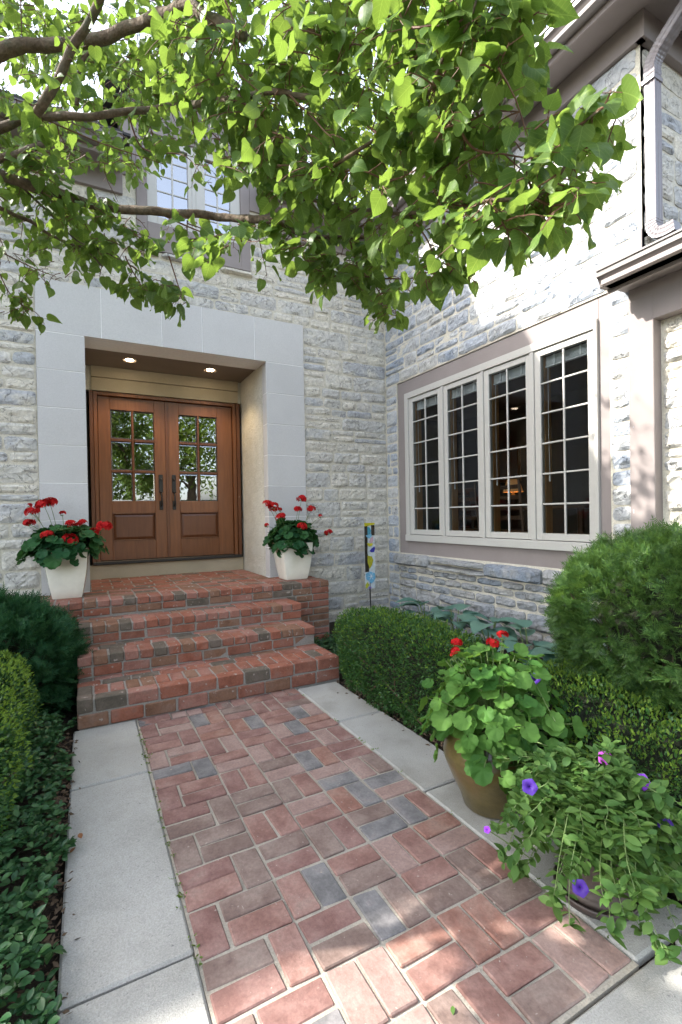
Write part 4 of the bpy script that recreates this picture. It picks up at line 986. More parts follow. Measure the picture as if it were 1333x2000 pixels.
hedge('boxwood_hedge', 'bright green boxwood hedge at the left edge beside the vinca', (-.72, 2.95, .26), (.42, 1.05, .30), 26000, .022, .85, 3, 3.5, lump=.07)

# ---- yews
def yew(name, label, c, h, n, size, mat, seed, e=2.3, under=0.35, lump=.06, droop=0.0, stems=True, flat=-0.55):
    t = empty(name, (c[0], c[1], 0), label=label, cat='shrub')
    P, N = superbox(n, (0, 0, 0), h, e)
    keep = (P[:, 2] > flat*h[2]) | (rng.random(len(P)) < under); P, N = P[keep], N[keep]; P = P+np.array(c)
    nz = surf_noise(P, 4, seed)+.5*surf_noise(P, 11, seed+4); P = P+N*(lump*nz)[:, None]
    P = P-N*(np.abs(rng.normal(0, 1, len(P)))*.045)[:, None]
    D = N+rng.normal(0, .5, P.shape)+np.array([0, 0, .15-droop]); Rm = rotmats(len(P), D, roll=.9); sc = size*rng.uniform(.6, 1.3, len(P))
    idx = np.arange(len(P)); V, F = join([scatter(YEW[i], P[idx[i::4]], Rm[idx[i::4]], sc[idx[i::4]]) for i in range(4)])
    o = link('foliage', bigmesh('foliage', V-np.array([c[0], c[1], 0]), F, M[mat]), t, (c[0], c[1], 0)); o['kind'] = 'stuff'
    mb = MB()
    for i in range(60):
        a = np.array([c[0]+rng.normal(0, .08), c[1]+rng.normal(0, .08), 0.0]); q = P[rng.integers(len(P))]; m_ = a*.45+q*.55+rng.normal(0, .05, 3); m_[2] = max(m_[2], .12)
        mb.tube([a, m_, q], [.014, .007, .002], 5, False)
    mb.obj('stems', M['brown_stem'], t, (c[0], c[1], 0))['kind'] = 'stuff'
    Vc, Fc = lathe([(.25, -.75), (.8, -.5), (1, 0), (.8, .6), (.35, .92)], 14); Vc = np.array(Vc)*np.array(h)*.74  # solid near-black core standing in for the yew's inner shade
    link('shade_core', mesh('shade_core', Vc+np.array([0, 0, c[2]]), Fc, M['inner']), t, (c[0], c[1], 0)); return t
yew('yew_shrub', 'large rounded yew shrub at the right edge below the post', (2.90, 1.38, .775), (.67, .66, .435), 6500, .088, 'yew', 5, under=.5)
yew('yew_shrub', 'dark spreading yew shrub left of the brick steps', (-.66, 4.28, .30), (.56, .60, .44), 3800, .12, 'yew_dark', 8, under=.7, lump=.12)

# ---- vinca ground cover on the left
def vinca():
    n = 3200; P = []
    while len(P) < n:
        x = rng.uniform(-.95, -.06); y = rng.uniform(.6, 3.62)
        if x > -.13+.03*math.sin(y*9)+.02*math.sin(y*23): continue
        zt = .05+.15*min(1, (-.08-x)/.22)
        P.append((x, y, rng.uniform(.25, 1)*zt))
    P = np.array(P); parts = []
    for k in range(6):                      # leaf whorls
        a = rng.uniform(0, 2*math.pi, n); D = np.stack([np.cos(a), np.sin(a), rng.uniform(-.15, .7, n)], 1)
        parts.append(scatter(OVAL[k % 3], P+D*.004, rotmats(n, D, roll=.3), rng.uniform(.020, .042, n)))
    return join(parts)
V, F = vinca(); o = link('vinca_ground_cover', bigmesh('vinca', V, F, M['vinca'])); tag(o, 'dark glossy vinca ground cover beside the left concrete strip', 'ground cover', kind='stuff')
def small_cover():
    n = 700; x = rng.uniform(1.86, 2.35, n); y = rng.uniform(3.6, 4.7, n); P = np.stack([x, y, rng.uniform(.0, .09, n)], 1); parts = []
    n2 = 900; P2 = np.stack([rng.uniform(1.80, 2.6, n2), rng.uniform(.86, 1.5, n2), rng.uniform(0, .14, n2)], 1); P = np.concatenate([P, P2]); n = len(P)
    for k in range(5):
        a = rng.uniform(0, 2*math.pi, n); D = np.stack([np.cos(a), np.sin(a), rng.uniform(-.1, .8, n)], 1); parts.append(scatter(OVAL[k % 3], P, rotmats(n, D, roll=.3), rng.uniform(.02, .036, n)))
    return join(parts)
V, F = small_cover(); o = link('creeping_ground_cover', bigmesh('cover', V, F, M['vinca'])); tag(o, 'low leafy creeping ground cover in the right bed', 'ground cover', kind='stuff')
# mulch chips and litter along the bed edges
def litter():
    n = 1500; y = rng.uniform(.9, 3.5, n); left = rng.random(n) < .5
    x = np.where(left, rng.normal(-.14, .03, n), rng.normal(1.86, .05, n)); P = np.stack([x, y, rng.uniform(-.01, .02, n)], 1)
    a = rng.uniform(0, 6.28, n); D = np.stack([np.cos(a), np.sin(a), rng.normal(0, .25, n)], 1); return scatter(BOX[0], P, rotmats(n, D), rng.uniform(.012, .035, n))
V, F = litter(); M['chip'] = plain('mulch chip', (0.12, 0.08, 0.05), 0.9, var=.5, scale=15); o = link('mulch_litter', bigmesh('litter', V, F, M['chip'])); tag(o, 'brown mulch chips and dead leaves along the bed edges', 'mulch', kind='stuff')
def weeds():
    sp = []
    for i in range(60):
        e = random.random(); y = random.uniform(.95, 3.4)
        sp.append((PX0-.004+random.gauss(0, .004), y, 0) if e < .75 else (PX1+.004, y, 0))
    P = np.repeat(np.array(sp), 5, 0); n = len(P); P[:, :2] += rng.normal(0, .008, (n, 2)); a = rng.uniform(0, 6.28, n); D = np.stack([np.cos(a), np.sin(a), rng.uniform(.1, .9, n)], 1)
    return scatter(OVAL[1], P, rotmats(n, D), rng.uniform(.006, .014, n))
V, F = weeds(); o = link('joint_weeds', bigmesh('weeds', V, F, M['weed'])); tag(o, 'tiny weeds and moss in the joint beside the brick path', 'weeds', kind='stuff')
def fallen(px, py, s, label, mat):
    d = FWD+(px-CX)/FPX*RGT-(py-CY)/FPX*UPV; P = CAM+d*((.006-CAM[2])/d[2])
    V, F = OVAL[1]; o = link('fallen_leaf', mesh('fallen_leaf', V*s, F, mat), None, tuple(P)); o.rotation_euler = (.1, .15, random.uniform(0, 6)); tag(o, label, 'leaf', 'fallen leaves on the walk')
M['dead'] = plain('dead leaf', (0.24, 0.10, 0.04), .8)
fallen(155, 1628, .035, 'brown dead leaf on the left concrete strip, the farther of two', M['dead']); fallen(147, 1655, .03, 'brown dead leaf on the left concrete strip, the nearer of two', M['dead'])
fallen(885, 1965, .022, 'pale green fallen leaf on the sunlit path bricks', M['petunia_leaf'])

# ---- hostas along the right wall
HO = [blade([(0, .06), (.12, .27), (.32, .38), (.55, .36), (.78, .21), (1, .005)], .22, c, .012, .05) for c in (.25, .45)]
HOST = [mesh('hosta_leaf', v, f, M['hosta'], True) for v, f in HO]
def hosta(x, y, label, n=11, s=.22):
    t = empty('hosta', (x, y, .08), label=label, cat='hosta', group='hostas along the foot of the wall')
    for i in range(n):
        a = 2*math.pi*i/n+random.uniform(-.3, .3); el = random.uniform(.15, .75); r_ = random.uniform(.05, .11)
        st = Vector((x, y, .08)); b = st+Vector((math.cos(a)*r_, math.sin(a)*r_, random.uniform(.20, .36)))
        o = link('leaf', random.choice(HOST), t, b); q = Vector((math.cos(a)*math.cos(el), math.sin(a)*math.cos(el), math.sin(el)*.5-.05)).to_track_quat('Y', 'Z'); o.rotation_euler = q.to_euler(); k = s*random.uniform(.8, 1.2); o.scale = (k, k, k)
        MB().tube(spline([st, st.lerp(b, .5)+Vector((0, 0, .03)), b], 3), .004, 5).obj('stalk', M['stem'], t, (x, y, .08))
hosta(3.15, 4.05, 'blue-green hosta farthest along the wall, near the corner')
hosta(3.12, 3.55, 'blue-green hosta second from the far corner'); hosta(3.10, 3.08, 'blue-green hosta in the middle of the row'); hosta(3.08, 2.65, 'blue-green hosta second from the yew'); hosta(3.0, 2.27, 'blue-green hosta nearest the yew shrub')

# ---- fused glass garden stake
gs = empty('garden_stake', (3.085, 5.05, 0.06), label='colourful fused glass panel on a black garden stake near the corner', cat='garden stake')
part(MB().tube([(3.095, 5.05, 0.0), (3.085, 5.05, 0.55)], .008, 8), 'rod', M['black'], gs)
def gp(name, pts, z0, y, col, th=.006, rough=.12):
    mt = plain('glass '+name, col, rough, .6, bump=0.1, var=.35, scale=25)
    V = [(x, yy, z) for yy in (y-th, y) for (x, z) in pts]; n = len(pts); F = [tuple(range(n)), tuple(reversed(range(n, 2*n)))]+[(i, n+i, n+(i+1) % n, (i+1) % n) for i in range(n)]
    part(MB().add(V, F), name, mt, gs)
def gl(px, py): # panel coordinates from the close-up of the panel
    return (3.013+(px-200)/210*.147, 1.268-(py-185)/1290*.805)
P_ = lambda *a: [gl(*q) for q in a]
gp('backing', P_((200, 190), (410, 190), (412, 1475), (210, 1475)), 0, 5.05, (.62, .68, .70))
gp('dark_band', P_((200, 240), (262, 240), (262, 560), (255, 760), (285, 1000), (282, 1145), (205, 1145)), 0, 5.0435, (.02, .016, .01))
gp('dark_block', P_((340, 225), (408, 225), (408, 430), (340, 430)), 0, 5.0432, (.03, .02, .012))
gp('yellow_cap', P_((200, 180), (410, 178), (412, 215), (202, 250)), 0, 5.0415, (.52, .48, .02))
gp('teal_leaf', P_((240, 260), (305, 265), (335, 330), (325, 420), (255, 430), (235, 350)), 0, 5.0436, (.05, .28, .38))
gp('blue_drop', P_((225, 425), (340, 400), (345, 440), (300, 490), (255, 470)), 0, 5.0428, (.18, .45, .65))
gp('pink_petal', P_((320, 490), (375, 450), (385, 530), (350, 590), (300, 560)), 0, 5.0434, (.55, .38, .42))
gp('yellow_petal', P_((250, 575), (375, 590), (345, 640), (295, 650), (262, 620)), 0, 5.0427, (.55, .50, .04))
gp('navy_flower', P_((300, 740), (340, 690), (400, 650), (415, 690), (390, 760), (340, 765)), 0, 5.0434, (.04, .04, .32))
gp('olive_flower', P_((255, 820), (345, 845), (372, 920), (345, 1010), (295, 1090), (255, 960)), 0, 5.0424, (.42, .40, .03))
gp('sky_flower', P_((215, 1180), (300, 1140), (400, 1180), (412, 1270), (370, 1350), (320, 1380), (270, 1320), (225, 1290)), 0, 5.0436, (.16, .42, .62))
for q in range(6):
    a = q*math.pi/3; c = (322, 1235); gp('white_ray', P_((c[0]-6*math.sin(a), c[1]+6*math.cos(a)), (c[0]+80*math.cos(a), c[1]+95*math.sin(a)), (c[0]+6*math.sin(a), c[1]-6*math.cos(a))), 0, 5.0372+q*.0002, (.7, .78, .82), .003)
gp('lime_drop', P_((205, 1400), (245, 1345), (280, 1400), (235, 1470), (207, 1465)), 0, 5.0418, (.45, .48, .05)); gp('violet_drop', P_((280, 1440), (320, 1445), (318, 1475), (265, 1475)), 0, 5.0433, (.25, .15, .5))

# ================================================================== planters and flowers
def ger_leaf(seed):
    r_ = random.Random(seed); V = [(0, 0.12, -.06)]; n = 25
    for i in range(n):
        a = math.radians(-80)+math.radians(340)*i/(n-1)
        sc_ = .055*abs(math.cos(a*4.5)); rad = .46+sc_+r_.uniform(-.02, .02)
        V.append((rad*math.cos(a), .32+rad*math.sin(a), .05*math.sin(a*4.5)+.13*rad**2*2+r_.uniform(-.025, .025)))
    for i in range(n): V.append((V[1+i][0]*.55, .12+(V[1+i][1]-.12)*.55, -.03+.02*math.sin(i*1.2)))
    F = []
    for i in range(n-1): F += [(0, n+1+i, n+2+i), (n+1+i, 1+i, 2+i), (n+1+i, 2+i, n+2+i)]
    return np.array(V), np.array(F)
GL = [ger_leaf(i) for i in range(4)]
def floret_ball(seed, n=26, rad=.026, up=.35):
    r_ = np.random.default_rng(seed); V = []; F = []
    for i in range(n):
        d = r_.normal(size=3); d[2] = abs(d[2])*.9+up*.2-.15; d /= np.linalg.norm(d); c = d*rad*r_.uniform(.8, 1.1)*np.array([1, 1, .75])
        x = np.cross(d, (.2, .5, .8)); x /= np.linalg.norm(x); y = np.cross(d, x); a0 = r_.uniform(0, 6)
        for k in range(5):
            a = a0+k*2*math.pi/5; o = len(V); u = x*math.cos(a)+y*math.sin(a); v = -x*math.sin(a)+y*math.cos(a); s = .0115
            for q in (c, c+u*s*.7-v*s*.42+d*.002, c+u*s*1.15+d*.001, c+u*s*.7+v*s*.42+d*.002): V.append(q)
            F += [(o, o+1, o+2), (o, o+2, o+3)]
    return bigmesh('flower_head', V, F, M['red'])
FH = [floret_ball(i) for i in range(4)]; FS = [floret_ball(20+i, 9, .014) for i in range(2)]
def geranium(name, label, c, zrim, spread, height, nleaf, lsize, heads, mat, cap=None, over=.0):
    t = empty(name, (c[0], c[1], zrim), label=label, cat='geranium')
    glm = [mesh('geranium_leaf', v, f, M[mat], True) for v, f in GL]
    base = Vector((c[0], c[1], zrim-.02)); sm = MB()
    for i in range(nleaf):
        u = math.sqrt(random.random()); a = random.uniform(0, 6.28); hz = math.sqrt(max(0, 1-u*u))
        k = random.uniform(.60, 1.06)
        p = base+Vector((math.cos(a)*u*spread*k, math.sin(a)*u*spread*k, .02+hz*height*k-over*(u**3)*random.random()))
        out = Vector((math.cos(a)*u, math.sin(a)*u, .25+hz)).normalized()+Vector((random.gauss(0, .28), random.gauss(0, .28), random.gauss(0, .2)))
        ydir = (Vector((math.cos(a), math.sin(a), -.35))+Vector((random.gauss(0, .5), random.gauss(0, .5), random.gauss(0, .3)))).normalized()
        z = out.normalized(); x = ydir.cross(z).normalized(); y = z.cross(x)
        o = link('leaf', random.choice(glm), t, p); o.rotation_euler = Matrix((x, y, z)).transposed().to_euler(); s = lsize*random.uniform(.65, 1.2); o.scale = (s, s, s)
        if i % 2 == 0: sm.tube([base+Vector((math.cos(a)*.03, math.sin(a)*.03, 0)), base.lerp(p, .6)+Vector((0, 0, .01)), p], [.004, .003, .002], 5, False)
    for (hx, hy, hz, sc, small) in heads:
        p = Vector((hx, hy, hz)); o = link('flower', random.choice(FS if small else FH), t, p); o.rotation_euler = (random.gauss(0, .25), random.gauss(0, .25), random.uniform(0, 6)); o.scale = (sc, sc, sc)
        b = base+Vector(((hx-c[0])*.45, (hy-c[1])*.45, min(.5*height, .6*(hz-zrim)))); sm.tube(spline([b, b.lerp(p, .55)+Vector((0, 0, .015)), p-Vector((0, 0, .012))], 3), .0026, 5, False)
        for q in range(7 if not small else 11):
            d = Vector((random.gauss(0, 1), random.gauss(0, 1), random.gauss(-.6, .6))).normalized(); sm.tube([p-Vector((0, 0, .012)), p-Vector((0, 0, .01))+d*.02], [.0012, .0022], 4)
    sm.obj('stems', M['stem'], t, (c[0], c[1], zrim))['kind'] = 'stuff'
    return t
def onY(px, py, Y): d = FWD+(px-CX)/FPX*RGT-(py-CY)/FPX*UPV; return CAM+d*(Y/d[1])
def heads_at(lst, Y): return [(*onY(px, py, Y+dy), sc*1.9, sm) for (px, py, dy, sc, sm) in lst]
M['cream_glaze'] = plain('cream glaze', (0.84, 0.815, 0.70), 0.16, 0.5, coat=.6, bump=.06, scale=14, var=.10)
M['potsoil'] = M['soil']
def square_pot(name, label, cx, cy, z0, z1, hb, ht, mat, rnd=.03):
    t = empty(name, (cx, cy, z0), label=label, cat='planter'); V = []; F = []; n = 28
    prof = [(hb*.97, z0), (hb, z0+.006)]+[(hb+(ht-hb)*(1-(1-k/7)**1.6), z0+.006+(z1-.012-z0)*k/7) for k in range(1, 8)]+[(ht+.001, z1-.002), (ht-.006, z1), (ht-.02, z1-.003), (ht-.025, z1-.03)]
    for (r_, z) in prof:
        for k in range(n):
            a = 2*math.pi*(k+.5)/n; ca, sa = math.cos(a), math.sin(a); e = 11; q = 1/((abs(ca)**e+abs(sa)**e)**(1/e)); V.append((cx+r_*q*ca, cy+r_*q*sa, z))
    for i in range(len(prof)-1):
        for k in range(n): F.append((i*n+k, i*n+(k+1) % n, (i+1)*n+(k+1) % n, (i+1)*n+k))
    F.append(tuple(reversed(range(n)))); m_ = MB().add(V, F); o = m_.obj('pot_body', mat, t, (cx, cy, z0), True)
    es = o.modifiers.new('edge', 'EDGE_SPLIT'); es.split_angle = R(50)
    part(MB().box(cx-ht+.03, cx+ht-.03, cy-ht+.03, cy+ht-.03, z1-.06, z1-.03), 'soil', M['potsoil'], t); return t
square_pot('planter', 'tapered square cream glazed planter on the porch left of the door', -.165, 5.135, Z4, 1.115, .125, .183, M['cream_glaze'])
square_pot('planter', 'tapered square cream glazed planter on the porch right of the door', 2.095, 5.12, Z4, 1.072, .135, .188, M['cream_glaze'])
hl = heads_at([(63, 1000, -.05, 1.1, 0), (87, 987, 0, 1.35, 0), (98, 982, .03, 1.15, 0), (57, 1022, -.03, .9, 0), (122, 1003, 0, .9, 1), (138, 1026, -.05, 1.0, 0), (161, 1022, 0, .85, 0), (92, 1046, -.2, 1.0, 0), (137, 1055, -.22, 1.25, 0), (184, 1040, -.1, 1.0, 0), (204, 1028, -.14, 1.2, 0), (58, 987, 0, .7, 1)], 5.13)
geranium('geranium', 'red geranium overflowing the planter left of the door', (-.17, 5.13), 1.10, .35, .22, 250, .118, hl, 'geranium_dark', over=.16)
hr = heads_at([(524, 985, 0, 1.1, 0), (535, 991, -.05, 1.15, 0), (549, 1010, -.15, 1.05, 0), (589, 975, 0, 1.1, 0), (582, 995, 0, .9, 0), (609, 994, 0, .95, 0), (591, 1029, -.22, 1.05, 0), (642, 1041, -.05, .95, 0), (547, 995, .05, .8, 1), (521, 1026, -.05, .8, 1), (626, 1008, 0, .8, 1)], 5.12)
geranium('geranium', 'red geranium in the planter right of the door', (2.09, 5.12), 1.06, .28, .26, 250, .115, hr, 'geranium_dark', over=.12)
M['olive_glaze'] = rough_mat('olive brown glaze', [(0.055, 0.042, 0.012), (0.115, 0.088, 0.030), (0.15, 0.10, 0.045)], 7, .3, 40, .25, .003, .25, coat=.4)
M['saucer'] = plain('dark brown pot', (0.06, 0.045, 0.04), .4, .5, bump=.3)
M['claypot'] = rough_mat('grey brown clay', [(0.085, 0.065, 0.055), (0.14, 0.11, 0.095)], 9, .55, 60, .35, .003, .3)
def round_pot(name, label, c, prof, mat, soil_r, soil_z):
    t = empty(name, (c[0], c[1], 0), label=label, cat='flower pot'); b = MB(); b.lathe(prof, 40); o = link('pot_body', mesh('pot_body', b.V, b.F[:-1], mat, True), t, (c[0], c[1], .004))
    b = MB(); b.lathe([(soil_r, soil_z-.02), (soil_r, soil_z)], 24); link('soil', mesh('soil', b.V, b.F, M['potsoil']), t, (c[0], c[1], 0)); return t
OP = (1.655, 1.655)
round_pot('urn_pot', 'bulging olive brown glazed pot holding the large geranium', OP, [(.115, 0), (.125, .01), (.145, .07), (.178, .14), (.205, .205), (.214, .232), (.213, .240), (.216, .247), (.214, .262), (.205, .30), (.185, .335), (.178, .350), (.186, .362), (.188, .372), (.178, .378), (.165, .372), (.160, .34)], M['olive_glaze'], .16, .345)
def onD(px, py, ref, dd=0):
    d = FWD+(px-CX)/FPX*RGT-(py-CY)/FPX*UPV; k = (np.array(ref)-CAM)@FWD+dd; return tuple(CAM+d*k)
hh = [(*onD(px, py, (*OP, .6), dd), sc, sm) for px, py, dd, sc, sm in ((892, 1256, 0, .95, 0), (890, 1272, -.02, .8, 0), (963, 1256, .03, 1.0, 0), (982, 1241, .06, .95, 0), (884, 1280, -.03, .6, 1))]
geranium('geranium', 'large sunlit geranium with two red blooms in the olive pot', (OP[0]+.03, OP[1]), .36, .36, .36, 300, .088, hh, 'geranium', over=.24)
PP = (1.59, 1.09)
round_pot('clay_pot', 'low dark clay pot under the trailing petunias', PP, [(.09, 0), (.108, .004), (.115, .025), (.117, .04), (.111, .044), (.104, .05), (.113, .12), (.125, .18), (.134, .19), (.134, .205), (.123, .208), (.116, .19)], M['claypot'], .115, .19)
b = MB(); b.lathe([(.10, 0), (.134, .006), (.141, .030), (.136, .034), (.128, .012), (.05, .008)], 36); o = link('saucer', mesh('saucer', b.V, b.F, M['saucer'], True), bpy.data.objects['clay_pot'], (*PP, .002))
def petunia_flower(seed, mat, sc=.033):
    r_ = random.Random(seed); V = [(0, 0, -.9)]; F = []; n = 15
    for i in range(n): a = 2*math.pi*i/n; V.append((.16*math.cos(a), .16*math.sin(a), -.25))
    for i in range(n): a = 2*math.pi*i/n; q = .62+.05*math.cos(5*a); V.append((q*math.cos(a), q*math.sin(a), .02+r_.uniform(-.03, .03)))
    for i in range(n): a = 2*math.pi*i/n; q = .96+.09*math.cos(5*a); V.append((q*math.cos(a), q*math.sin(a), -.06+.10*math.cos(10*a+1)+r_.uniform(-.04, .04)))
    for i in range(n):
        j = (i+1) % n; F += [(0, 1+j, 1+i)]
        for k in (0, 1): a = 1+k*n; F += [(a+i, a+j, a+n+j), (a+i, a+n+j, a+n+i)]
    return mesh('petunia_flower', np.array(V)*sc, F, mat, True)
def petunia():
    t = empty('petunia', (*PP, .2), label='trailing petunia with scattered purple flowers in the near pot', cat='petunia')
    parts = []; sm = MB(); n = 0; Lp = []; Ld = []
    for i in range(270):
        a = random.uniform(0, 6.28); b0 = Vector((PP[0]+.07*math.cos(a)*random.random(), PP[1]+.07*math.sin(a)*random.random(), .20))
        L = random.uniform(.04, .36)*(.86 if (math.sin(a) < -.3 or math.cos(a) < -.5) else 1.0); rise = random.uniform(.05, .27)*(1.25-L); dr = random.uniform(.02, .36)*min(1, L*3.2)
        pts = []
        for k in range(7):
            s = k/6; pts.append(b0+Vector((math.cos(a)*L*s+random.gauss(0, .008), math.sin(a)*L*s+random.gauss(0, .008), rise*math.sin(min(1, s*1.3)*1.9)-dr*s*s*s)))
            if pts[-1].z < .07: pts[-1].z = .07+random.uniform(0, .04)
        sp = spline(pts, 3); sm.tube(sp, [.0028*(1-.6*q/len(sp)) for q in range(len(sp))], 4, False)
        for k in range(3, len(sp)):
            for s in (-1, 1):
                if random.random() < .82:
                    d = (sp[min(k+1, len(sp)-1)]-sp[k-1]).normalized(); sd = d.cross(Vector((0, 0, 1))).normalized()
                    dd = sd*s*random.uniform(.5, 1.1)+d*.5+Vector((0, 0, random.uniform(-.1, .6))); Lp.append(sp[k]); Ld.append(dd)
        for q in range(4):
            Lp.append(sp[-1]); Ld.append(Vector((random.gauss(0, 1), random.gauss(0, 1), random.uniform(.2, 1))))
    P = np.array([tuple(v) for v in Lp]); D = np.array([tuple(v) for v in Ld]); m = len(P); Rm = rotmats(m, D, roll=.35); sc = rng.uniform(.022, .052, m); big = np.argsort(-sc)
    LM = [mesh('petunia_leaf', v, f, M['petunia_leaf'], True) for v, f in OVAL]
    for k in big[:150]:
        o = link('leaf', random.choice(LM), t, tuple(P[k])); o.rotation_euler = Matrix(Rm[k].tolist()).to_euler(); o.scale = (sc[k],)*3
    k = big[150:]; V, F = join([scatter(OVAL[i], P[k[i::3]], Rm[k[i::3]], sc[k[i::3]]) for i in range(3)])
    o = link('foliage', bigmesh('foliage', V-np.array([*PP, .2]), F, M['petunia_leaf']), t, (*PP, .2)); o['kind'] = 'stuff'
    sm.obj('stems', M['stem'], t, (*PP, .2))['kind'] = 'stuff'
    for (px, py, dd, mt, s, up) in ((1184, 1482, .02, 'pinkp', .027, .35), (1254, 1527, -.06, 'violet', .027, .3), (1035, 1537, -.10, 'purple', .026, .25), (1134, 1735, -.22, 'purple', .025, .0), (1300, 1609, -.14, 'purple', .024, .8), (1044, 1325, .42, 'purple', .027, .9), (952, 1621, -.05, 'violet', .012, .2)):
        p = Vector(onD(px, py, (*PP, .2), dd)); v = (Vector(CAM)-p).normalized(); v.z = v.z*.6+up*.6; o = link('flower', petunia_flower(px, M[mt], s), t, p); o.rotation_euler = v.to_track_quat('Z', 'Y').to_euler()
        q = Vector((p.x*.6+PP[0]*.4, p.y*.6+PP[1]*.4, max(.12, p.z-.12))); MB().tube(spline([q, q.lerp(p, .5)-v*.02, p-v*s*.8], 3), .002, 5).obj('flower_stalk', M['stem'], t, (*PP, .2))
petunia()

# ================================================================== the tree over the court
DCTL = np.array([(0, 100, 2.2), (0, 340, 2.3), (30, 600, 2.9), (100, 540, 2.8), (290, 580, 2.6), (420, 480, 2.5), (300, 300, 2.5), (200, 150, 2.2), (480, 100, 1.8), (560, 200, 1.75), (640, 480, 2.1), (720, 560, 2.2), (770, 620, 2.2), (720, 300, 1.6),
                 (850, 100, 1.25), (950, 60, 1.12), (900, 300, 1.35), (1000, 400, 1.25), (1130, 350, 1.15), (1200, 200, 1.05), (870, 500, 1.65), (620, 30, 1.6), (-200, 200, 2.2), (-200, 500, 2.7), (400, -200, 1.8), (900, -200, 1.15), (-150, -150, 2.1)], float)
def dep(px, py):
    w_ = 1/(((DCTL[:, 0]-px)**2+(DCTL[:, 1]-py)**2)+900)**1.5; return float((w_*DCTL[:, 2]).sum()/w_.sum())
TB = np.array([-1.35, 2.55, 0.0])          # foot of the trunk
tree = empty('redbud_tree', tuple(TB), label='heart-leaved tree arching its branches over the entry court', cat='tree')
tr = [tuple(TB+np.array(v)) for v in ((0, 0, -.05), (.02, 0, .5), (-.03, .02, 1.1), (.03, -.04, 1.7), (.10, -.05, 2.1))]
V, F = tube(spline(tr, 5), [.115-.004*i for i in range(21)], 14, True, .05); MB().add(V, F).obj('trunk', M['bark'], tree, tuple(TB), True)
FORK = np.array(tr[-1])
twig_mb = MB(); LEAF = []        # LEAF: (pos, dir, size)
SEG = []
def branch(pxs, r0, r1, root=None, big=True, dd=0.0):
    pts = [np.array(root)] if root is not None else []
    for q in pxs: pts.append(at(q[0], q[1], (q[2] if len(q) > 2 else dep(q[0], q[1]))+dd))
    sp = spline(pts, 6); n = len(sp)
    # small crooks
    for i in range(1, n-1): sp[i] = sp[i]+Vector((mnoise.noise(sp[i]*9), mnoise.noise(sp[i]*9+Vector((5, 0, 0))), mnoise.noise(sp[i]*9+Vector((0, 7, 0)))))*min(.012, r0*.5)
    r0 *= .74; r1 *= .8
    rad = [r0+(r1-r0)*(i/(n-1))**.8 for i in range(n)]; rad = [r_*(1+.12*mnoise.noise(Vector((i*.7, r0*99, 0)))) for i, r_ in enumerate(rad)]
    V, F = tube(sp, rad, 10 if big else 6, True, .05 if big else .02)
    if big: MB().add(V, F).obj('branch', M['bark'], tree, tuple(TB), True)
    else: twig_mb.add(V, F)
    SEG.append((sp, r1, r0)); return sp
branch([(-260, 300), (-60, 325), (0, 340), (60, 362), (130, 385), (200, 402), (280, 412), (360, 418), (440, 424), (520, 428), (545, 432)], .040, .021, FORK)
branch([(540, 430), (570, 408), (600, 388), (660, 405), (725, 412), (800, 419), (892, 402), (967, 392), (1042, 385), (1082, 355), (1107, 325), (1132, 255), (1177, 212)], .014, .003)
branch([(597, 386), (607, 358), (626, 345), (667, 315), (742, 265), (802, 230), (842, 170), (859, 130), (882, 75), (912, 52), (940, -30)], .011, .004)
branch([(540, 432), (560, 447), (590, 458), (610, 460), (680, 463), (720, 462), (755, 475)], .017, .007)
branch([(-250, 300, 2.2), (-60, 280), (0, 250), (50, 230), (110, 228), (170, 228), (250, 216), (330, 210), (400, 200), (470, 190), (530, 178), (600, 190), (640, 180)], .036, .010, FORK)
branch([(-240, 150, 2.2), (-40, 112), (0, 100), (60, 86), (130, 88), (200, 75), (260, 50), (320, 25), (370, 12), (400, 30), (450, 50), (480, 70)], .048, .022, FORK)
branch([(205, -60), (190, 10), (150, 80), (120, 140), (95, 185), (70, 222)], .020, .024, None, True, -.25)
branch([(-200, 350, 2.3), (20, 305, 2.2), (60, 290, 2.2), (90, 280, 2.25)], .034, .016, FORK)
branch([(-240, 330, 2.5), (-60, 380), (0, 405), (60, 435), (120, 470), (165, 486), (200, 520)], .022, .006, FORK)
branch([(40, 362), (100, 420), (150, 470), (190, 485), (260, 520)], .009, .003)
branch([(150, 205), (152, 170), (160, 120), (175, 100)], .013, .009)
branch([(-200, -100, 2.2), (100, -160, 2.0), (500, -140, 1.8), (800, -120, 1.3), (1000, -90, 1.15)], .04, .008, FORK)
